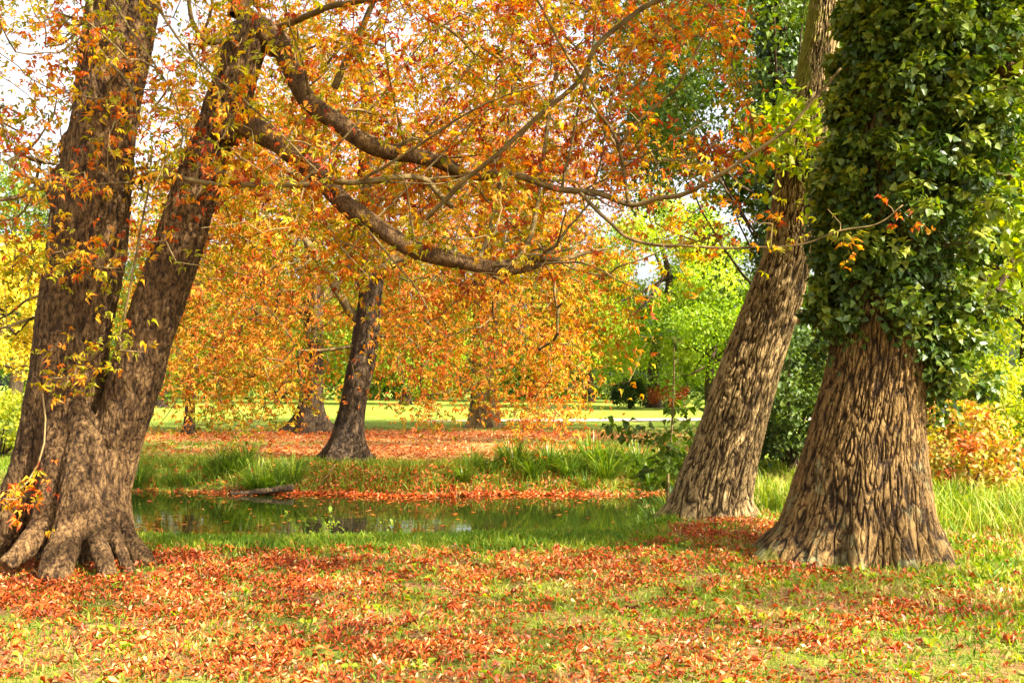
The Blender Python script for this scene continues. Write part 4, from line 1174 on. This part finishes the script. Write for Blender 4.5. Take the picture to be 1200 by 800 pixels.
# the wood that closes the lawn, one mass
rg = R(230)
m = 620
cx_ = rg.uniform(-75, 80, m); cyw = rg.uniform(98, 118, m); hz = np.abs(rg.normal(size=m))
top = 11 + 4 * noise(np.stack([cx_ * 0.06, cx_ * 0, cx_ * 0], -1))
cz = top * rg.uniform(0.03, 1.0, m) ** 1.3
C = np.stack([cx_, cyw, cz], -1)
k = rg.integers(0, m, 110000)
e = nrm(rg.normal(size=(len(k), 3)))
P = C[k] + e * np.array([2.4, 2.0, 1.8]) * rg.uniform(.6, 1.1, len(k))[:, None]
P = P[P[:, 2] > 0]; e = e[:len(P)]; k = k[:len(P)]
wm = MB()
scatter(wm, OVALS, rg, P, rg.normal(size=P.shape), e + np.array([0, 0, .8]) + rg.normal(size=P.shape) * .4, rg.uniform(.35, .7, len(P)), np.clip(.45 + rg.normal(size=m)[k] * .2 + rg.normal(size=len(P)) * .1, 0, 1))
tag(wm.build('woodland', M['mid_green_leaf']), 'green wood closing the far side of the lawn', 'woodland', kind='stuff')

# ================================================================== sapling, waterside plants, log
rng = R(41)
SY = 13.0
sap = thing('sapling', 'thin sapling with dark oval leaves at the waterside left of the leaning trunk', 'sapling')
sm = MB()
stem = limb_tube(sm, [at(781, 612, SY), at(783, 560, SY), at(787, 500, SY), at(789, 450, SY), at(790, 395, SY)], 0.022, 0.006, k=7, seed=5)
sm.build('stem', M['twig_bark'], sap, True)
p = np.vstack([np.stack([rng.uniform(700, 800, 26), rng.uniform(-10, 14, 26), rng.uniform(SY - .3, SY + .2, 26)], -1)])
p[:, 1] += 492 + (p[:, 0] - 700) * 0.28
q = px_targets(22, 770, 835, 455, 520, SY - .3, SY + .3, rng)
q2 = px_targets(10, 745, 810, 380, 450, SY - .2, SY + .2, rng)
q3 = px_targets(16, 735, 800, 535, 585, SY - .3, SY + .2, rng)
N_, rad_, ch_, tips, dirs = grow(stem, np.array([at(*t) for t in np.vstack([p, q, q2, q3])]), rng, 0.15, 0.0025, 0.4, 0.05, 0.012)
cm = MB()
add_twigs(cm, N_, rad_, ch_, 1)
oval_sprays(cm, rng, tips, dirs, 5, 0.05, 0.15, OVALS, 0.4, 0.2, 0.05, 0.15, 0.2, 0.3)
cm.build('crown', [M['mid_green_leaf'], M['twig_bark']], sap)

def small_plant(label, px, y, h, n, leaf, seed, mat='light_green_leaf'):
    rg = R(seed)
    b = gpt(px, y)
    t = thing('waterside_plant', label, 'plant', tuple(b))
    sm = MB(); nodes = []
    for i in range(3):
        e = np.array([rg.normal() * .12 * h / .4, rg.normal() * .1, h * rg.uniform(.7, 1)])
        nodes.append(limb_tube(sm, [np.array([0, 0, -.03]), e * np.array([.4, .4, .55]), e], 0.006, 0.003, k=5, step=0.05, wob=0.004, seed=seed + i))
    sm.build('stem', M['sedge'], t)
    nodes = np.vstack(nodes)
    tg = nodes[rg.integers(3, len(nodes), n)] + rg.normal(size=(n, 3)) * np.array([.09, .09, .05])
    lm = MB()
    scatter(lm, OVALS, rg, tg, rg.normal(size=(n, 3)), np.array([0, -.4, 1]) + rg.normal(size=(n, 3)) * .3, rg.uniform(.6, 1.2, n) * leaf, np.clip(rg.normal(size=n) * .15 + .5, 0, 1))
    lm.build('foliage', M[mat], t)
small_plant('small broad-leaved weed standing at the water edge right of the twin trunk', 362, 11.3, 0.46, 26, .09, 51)
small_plant('feathery light green weed in front of the dark trunk reflection', 388, 10.9, 0.28, 60, .05, 52)
small_plant('tiny green sprig at the water edge below the dark-trunked chestnut', 462, 11.2, 0.34, 34, .05, 53)

mb = MB()
lz = WATER + 0.05
limb_tube(mb, [np.array([*at(272, 575, 19.0)[:2], lz - 0.03]), np.array([*at(308, 572, 18.95)[:2], lz + 0.02]), np.array([*at(344, 568, 19.15)[:2], lz + 0.1])], 0.05, 0.065, k=12, step=0.05, wob=0.02, seed=70)
tag(mb.build('log', M['far_bark'], None, True), 'weathered grey log lying at the far waterline', 'log')
mb = MB()
limb_tube(mb, [np.array([*at(371, 560, 19.4)[:2], -0.42]), np.array([*at(382, 556, 19.5)[:2], -0.22]), np.array([*at(393, 550, 19.7)[:2], 0.02])], 0.02, 0.012, k=7, step=0.05, wob=0.01, seed=71)
tag(mb.build('fallen_branch', M['twig_bark'], None, True), 'bare pale branch propped on the far bank below the dark-trunked chestnut', 'branch')

# ================================================================== grass, sedge, fallen leaves
def sedge_mesh(seed, n, L, spread):
    rg = R(seed)
    a = rg.uniform(0, 2 * pi, n); r_ = spread * np.sqrt(rg.random(n))
    o_ = np.stack([np.cos(a), np.sin(a), 0 * a], -1)
    P = o_ * r_[:, None] * 0.6
    P[:, 2] = -0.04
    lean_ = rg.uniform(0.05, 0.75, n)
    X = np.array([0, 0, 1.0]) + o_ * lean_[:, None] + rg.normal(size=(n, 3)) * 0.12
    Z = o_ + rg.normal(size=(n, 3)) * 0.2 - np.array([0, 0, 0.25])
    m = MB()
    scatter(m, BLADES, rg, P, X, Z, L * rg.uniform(0.5, 1.15, n), np.clip(rg.normal(size=n) * 0.17 + 0.42, 0, 0.9), 0, 0.18)
    return m.mesh('sedge_tuft', M['sedge'])
SEDGE = [sedge_mesh(61, 170, 0.85, 0.28), sedge_mesh(62, 130, 0.62, 0.3), sedge_mesh(63, 220, 1.0, 0.34)]
rng = R(64)
spots = []
for px in list(range(158, 345, 13)) + list(range(540, 600, 14)) + list(range(600, 800, 7)):
    spots.append((px + rng.uniform(-5, 5), 19.5 + rng.uniform(-.25, .8)))
first = None
for (px, y) in spots:
    b = gpt(px, y)
    o = bpy.data.objects.new('sedge_tuft', SEDGE[int(rng.integers(0, 3))])
    COL.objects.link(o)
    o.location = b
    o.rotation_euler = (0, 0, rng.uniform(0, 6.28))
    s = rng.uniform(0.4, 0.8) * (1.0 if px > 500 else 0.9)
    o.scale = (s, s, s)
    tag(o, 'tuft of long arching green sedge on the far bank left of the dark-trunked chestnut' if px < 400 else 'tuft of long arching green sedge on the far bank below the gap in the trees', 'sedge',
        'sedge tufts on the left of the far bank' if px < 400 else 'sedge tufts on the right of the far bank')
for (px, y, s) in ((768, 13.3, .62), (755, 13.6, .5), (790, 13.2, .7)):
    o = bpy.data.objects.new('sedge_tuft', SEDGE[1]); COL.objects.link(o)
    o.location = gpt(px, y); o.scale = (s, s, s); o.rotation_euler = (0, 0, px)
    tag(o, 'small reed tuft on the near bank at the mossy root of the leaning trunk', 'sedge', 'reed tufts by the leaning trunk')
for i in range(20):
    px, y = (rng.uniform(884, 950), rng.uniform(12.9, 15.5)) if i < 8 else (rng.uniform(1085, 1215), rng.uniform(11.4, 14.5))
    o = bpy.data.objects.new('grass_tuft', SEDGE[int(rng.integers(0, 3))]); COL.objects.link(o)
    o.location = gpt(px, y); s = rng.uniform(.45, .75); o.scale = (s, s, s * 0.9); o.rotation_euler = (0, 0, rng.uniform(0, 6))
    tag(o, 'tall grass tuft between the leaning trunk and the oak' if i < 8 else 'tall grass tuft at the foot of the orange-red bush', 'grass tuft',
        'grass tufts between the two trunks' if i < 8 else 'grass tufts by the orange-red bush')

def in_view(x, y, slack=1.5):
    return np.abs(x) < 0.53 * y + slack
def surf(x, y, dz=0.0):
    return np.stack([x, y, ground_z(x, y) + dz], -1)
def blocked(x, y):
    return ((x + 3.95) / 0.45) ** 2 + ((y - 9.2) / 0.3) ** 2 < 1

rng = R(71)
# short turf among the leaves
n = 190000
x = rng.uniform(-6.5, 7.5, n); y = 4.6 + (13.5 - 4.6) * rng.random(n) ** 0.85
lm_ = litter_mask(x, y)
dens = np.clip(1.05 - 0.65 * lm_ + 0.9 * noise2(x, y, 1.6, 8.0, 3), 0.02, 1)
kp = in_view(x, y) & (rng.random(n) < dens) & (ground_z(x, y) > WATER)
x, y = x[kp], y[kp]; n = len(x)
gm = MB()
hgt = rng.uniform(0.025, 0.075, n) * (1 + 0.6 * smooth(-1.0, 0.2, y - crest(x))) * (1 + 0.5 * smooth(2.5, 4, x))
tn = np.clip(0.56 + 0.6 * noise2(x, y, 1.3, 2.0, 3) + rng.normal(size=n) * 0.17 - 0.22 * smooth(-0.9, 0.1, y - crest(x)), 0, 1)
ax = np.array([0, 0, 1.0]) + rng.normal(size=(n, 3)) * np.array([.5, .5, .1])
scatter(gm, SHORT, rng, surf(x, y, -0.005), ax, rng.normal(size=(n, 3)), hgt, tn, 0, 0.1)
# longer fringe along the near bank
n = 46000
x = rng.uniform(-7.5, 9, n); y = crest(x) + rng.uniform(-0.45, 1.0, n)
kp = in_view(x, y) & (ground_z(x, y) > WATER - 0.02) & (rng.random(n) < 0.55 + 0.8 * noise2(x, y, 1.8, 4.0, 2))
x, y = x[kp], y[kp]; n = len(x)
ax = np.array([0, 0, 1.0]) + rng.normal(size=(n, 3)) * np.array([.35, .35, .1])
scatter(gm, BIGGRASS, rng, surf(x, y, -0.01), ax, rng.normal(size=(n, 3)) + np.array([0, 0, -.2]), rng.uniform(0.05, 0.13, n) * (1 + 1.2 * smooth(2.6, 3.3, x)) * (1 - 0.4 * smooth(0.3, 1.5, y - crest(x)) * (1 - right_shift(x))), np.clip(0.42 + 0.25 * noise2(x, y, 1.5, 6.0, 2) + rng.normal(size=n) * .12, 0, 1), 0, 0.12)
# tall grass at the right, in the sun
n = 26000
x = np.concatenate([rng.uniform(4.3, 8.6, n // 2), rng.uniform(2.9, 4.6, n // 2)]); y = np.concatenate([rng.uniform(10.2, 15.5, n // 2), rng.uniform(12.0, 15.0, n // 2)])
kp = in_view(x, y) & (ground_z(x, y) > WATER) & (rng.random(n) < 0.5 + 0.9 * noise2(x, y, 1.2, 9.0, 2))
x, y = x[kp], y[kp]; n = len(x)
ax = np.array([0, 0, 1.0]) + rng.normal(size=(n, 3)) * np.array([.3, .3, .1])
scatter(gm, BLADES, rng, surf(x, y, -0.01), ax, rng.normal(size=(n, 3)) + np.array([0, 0, -.2]), rng.uniform(0.18, 0.5, n), np.clip(0.5 + rng.normal(size=n) * .17, 0, 1), 0, 0.2)
# far bank and lawn
n = 60000
x = rng.uniform(-13, 11, n); y = far_edge(x) + 0.05 + np.abs(rng.normal(size=n)) * 2.2
kp = in_view(x, y) & (rng.random(n) < np.clip(1.0 - 0.75 * carpet_mask(x, y) + 0.6 * noise2(x, y, 0.8, 7.0, 2), 0.05, 1)) & (ground_z(x, y) > WATER)
x, y = x[kp], y[kp]; n = len(x)
ax = np.array([0, 0, 1.0]) + rng.normal(size=(n, 3)) * np.array([.4, .4, .1])
hh = rng.uniform(0.08, 0.32, n) * np.exp(-(y - far_edge(x)) / 3.0)
scatter(gm, BIGGRASS, rng, surf(x, y, -0.01), ax, rng.normal(size=(n, 3)) + np.array([0, 0, -.2]), hh, np.clip(0.4 + 0.3 * noise2(x, y, .8, 3.0, 2) + rng.normal(size=n) * .13, 0, 1), 0, 0.15)
n = 60000
x = rng.uniform(-30, 30, n); y = rng.uniform(22, 55, n)
kp = in_view(x, y) & (rng.random(n) < np.clip(1.0 - 0.85 * carpet_mask(x, y), 0.05, 1)) & (np.abs(y - (43.5 + .1 * x)) > 1.8)
x, y = x[kp], y[kp]; n = len(x)
scatter(gm, BIGGRASS, rng, surf(x, y, -0.01), np.array([0, 0, 1.0]) + rng.normal(size=(n, 3)) * np.array([.4, .4, .1]), rng.normal(size=(n, 3)), rng.uniform(.05, .12, n), np.clip(.5 + rng.normal(size=n) * .15, 0, 1), 0, .1)
tag(gm.build('grass', M['grass']), 'short and tufted grass over both banks', 'grass', kind='stuff')

# fallen leaves
lm = MB()
rng = R(81)
def lay(n, x, y, size, tint, tilt=0.35, lift=0.012):
    a = rng.uniform(0, 2 * pi, n)
    X = np.stack([np.cos(a), np.sin(a), rng.normal(size=n) * tilt], -1)
    Z = np.array([0, 0, 1.0]) + rng.normal(size=(n, 3)) * tilt
    scatter(lm, CURLS, rng, surf(x, y, lift) + np.array([0, 0, 1.0]) * rng.uniform(0, 0.02, n)[:, None], X, Z, size, tint, 0, 0.08)
n = 560000
x = rng.uniform(-7, 7.5, n); y = 4.5 + 8.5 * rng.random(n) ** 0.9
clus = np.clip(litter_mask(x, y) ** 1.5 * (0.55 + 1.7 * noise2(x, y, 2.2, 1.0, 4)), 0.02, 1)
kp = in_view(x, y) & (rng.random(n) < clus * 0.85) & (ground_z(x, y) > WATER) & ~blocked(x, y)
x, y = x[kp], y[kp]; n = len(x)
lay(n, x, y, 0.016 + 0.06 * rng.random(n) ** 1.5, np.clip(0.34 + 0.4 * noise2(x, y, 1.3, 12.0, 3) + rng.normal(size=n) * 0.17 + 0.42 * (rng.random(n) < 0.13), 0, 0.9), 0.5)
n = 1400
x = rng.uniform(-6, 6.5, n); y = rng.uniform(4.8, 10.5, n)
kp = in_view(x, y) & (rng.random(n) < litter_mask(x, y)) & ~blocked(x, y)
x, y = x[kp], y[kp]; n = len(x); a = rng.uniform(0, 2 * pi, n)
scatter(lm, PALMS, rng, surf(x, y, 0.035), np.stack([np.cos(a), np.sin(a), rng.normal(size=n) * .2], -1), np.array([0, 0, 1.0]) + rng.normal(size=(n, 3)) * .3, rng.uniform(0.06, 0.12, n), np.clip(rng.normal(size=n) * .2 + .4, 0, .9), 0, -.15)
# under the far chestnuts and along the far waterline
n = 60000
x = rng.uniform(-14, 9, n); y = rng.uniform(19.1, 36, n)
kp = in_view(x, y) & (rng.random(n) < carpet_mask(x, y) * 0.6)
x, y = x[kp], y[kp]; n = len(x)
lay(n, x, y, rng.uniform(0.07, 0.14, n), np.clip(0.6 + rng.normal(size=n) * 0.18, 0, 1))
n = 9000
x = rng.uniform(-9, 3.5, n); y = far_edge(x) + np.abs(rng.normal(size=n)) * 0.55 - 0.12
kp = in_view(x, y) & (rng.random(n) < 0.25 + 0.75 * smooth(-5, -3, x) * (1 - smooth(0, 2, x)))
x, y = x[kp], y[kp]; n = len(x)
P = surf(x, y, 0.03); P[:, 2] = np.maximum(P[:, 2], WATER + 0.012)
a = rng.uniform(0, 2 * pi, n)
scatter(lm, CURLS, rng, P, np.stack([np.cos(a), np.sin(a), rng.normal(size=n) * .3], -1), np.array([0, -.3, 1.0]) + rng.normal(size=(n, 3)) * .35, rng.uniform(.07, .14, n), np.clip(0.42 + rng.normal(size=n) * .16, 0, 1), 0, .08)
tag(lm.build('fallen_leaves', M['litter_leaf']), 'red-brown chestnut leaves fallen over the banks', 'fallen leaves', kind='stuff')

# floating leaves
fm = MB()
n = 420
x = rng.uniform(-7, 3, n); y = np.where(rng.random(n) < .75, far_edge(x) - np.abs(rng.normal(size=n)) * .45, rng.uniform(14, 19, n))
a = rng.uniform(0, 2 * pi, n)
scatter(fm, CURLS[3:4], rng, np.stack([x, y, np.full(n, WATER + .006)], -1), np.stack([np.cos(a), np.sin(a), 0 * a], -1), np.array([0, 0, 1.0]) + rng.normal(size=(n, 3)) * .05, rng.uniform(.08, .15, n), np.clip(.5 + rng.normal(size=n) * .2, 0, 1))
tag(fm.build('floating_leaves', M['litter_leaf']), 'scattered leaves floating on the stream', 'floating leaves', kind='stuff')

# broad-leaved weeds in the near turf
wm = MB()
n = 420
x = rng.uniform(-5.5, 6, n); y = rng.uniform(4.8, 10.5, n)
kp = in_view(x, y) & ~blocked(x, y)
x, y = x[kp], y[kp]
idx = np.repeat(np.arange(len(x)), 6)
n = len(idx); a = rng.uniform(0, 2 * pi, n)
scatter(wm, OVALS, rng, surf(x, y, 0.0)[idx] + rng.normal(size=(n, 3)) * np.array([.02, .02, 0]), np.stack([np.cos(a), np.sin(a), rng.uniform(.3, 1.3, n)], -1), np.array([0, 0, 1.0]) + rng.normal(size=(n, 3)) * .3, rng.uniform(.03, .085, n), np.clip(.55 + rng.normal(size=n) * .2, 0, 1))
tag(wm.build('weeds', M['light_green_leaf']), 'low broad-leaved weeds among the fallen leaves', 'weeds', kind='stuff')
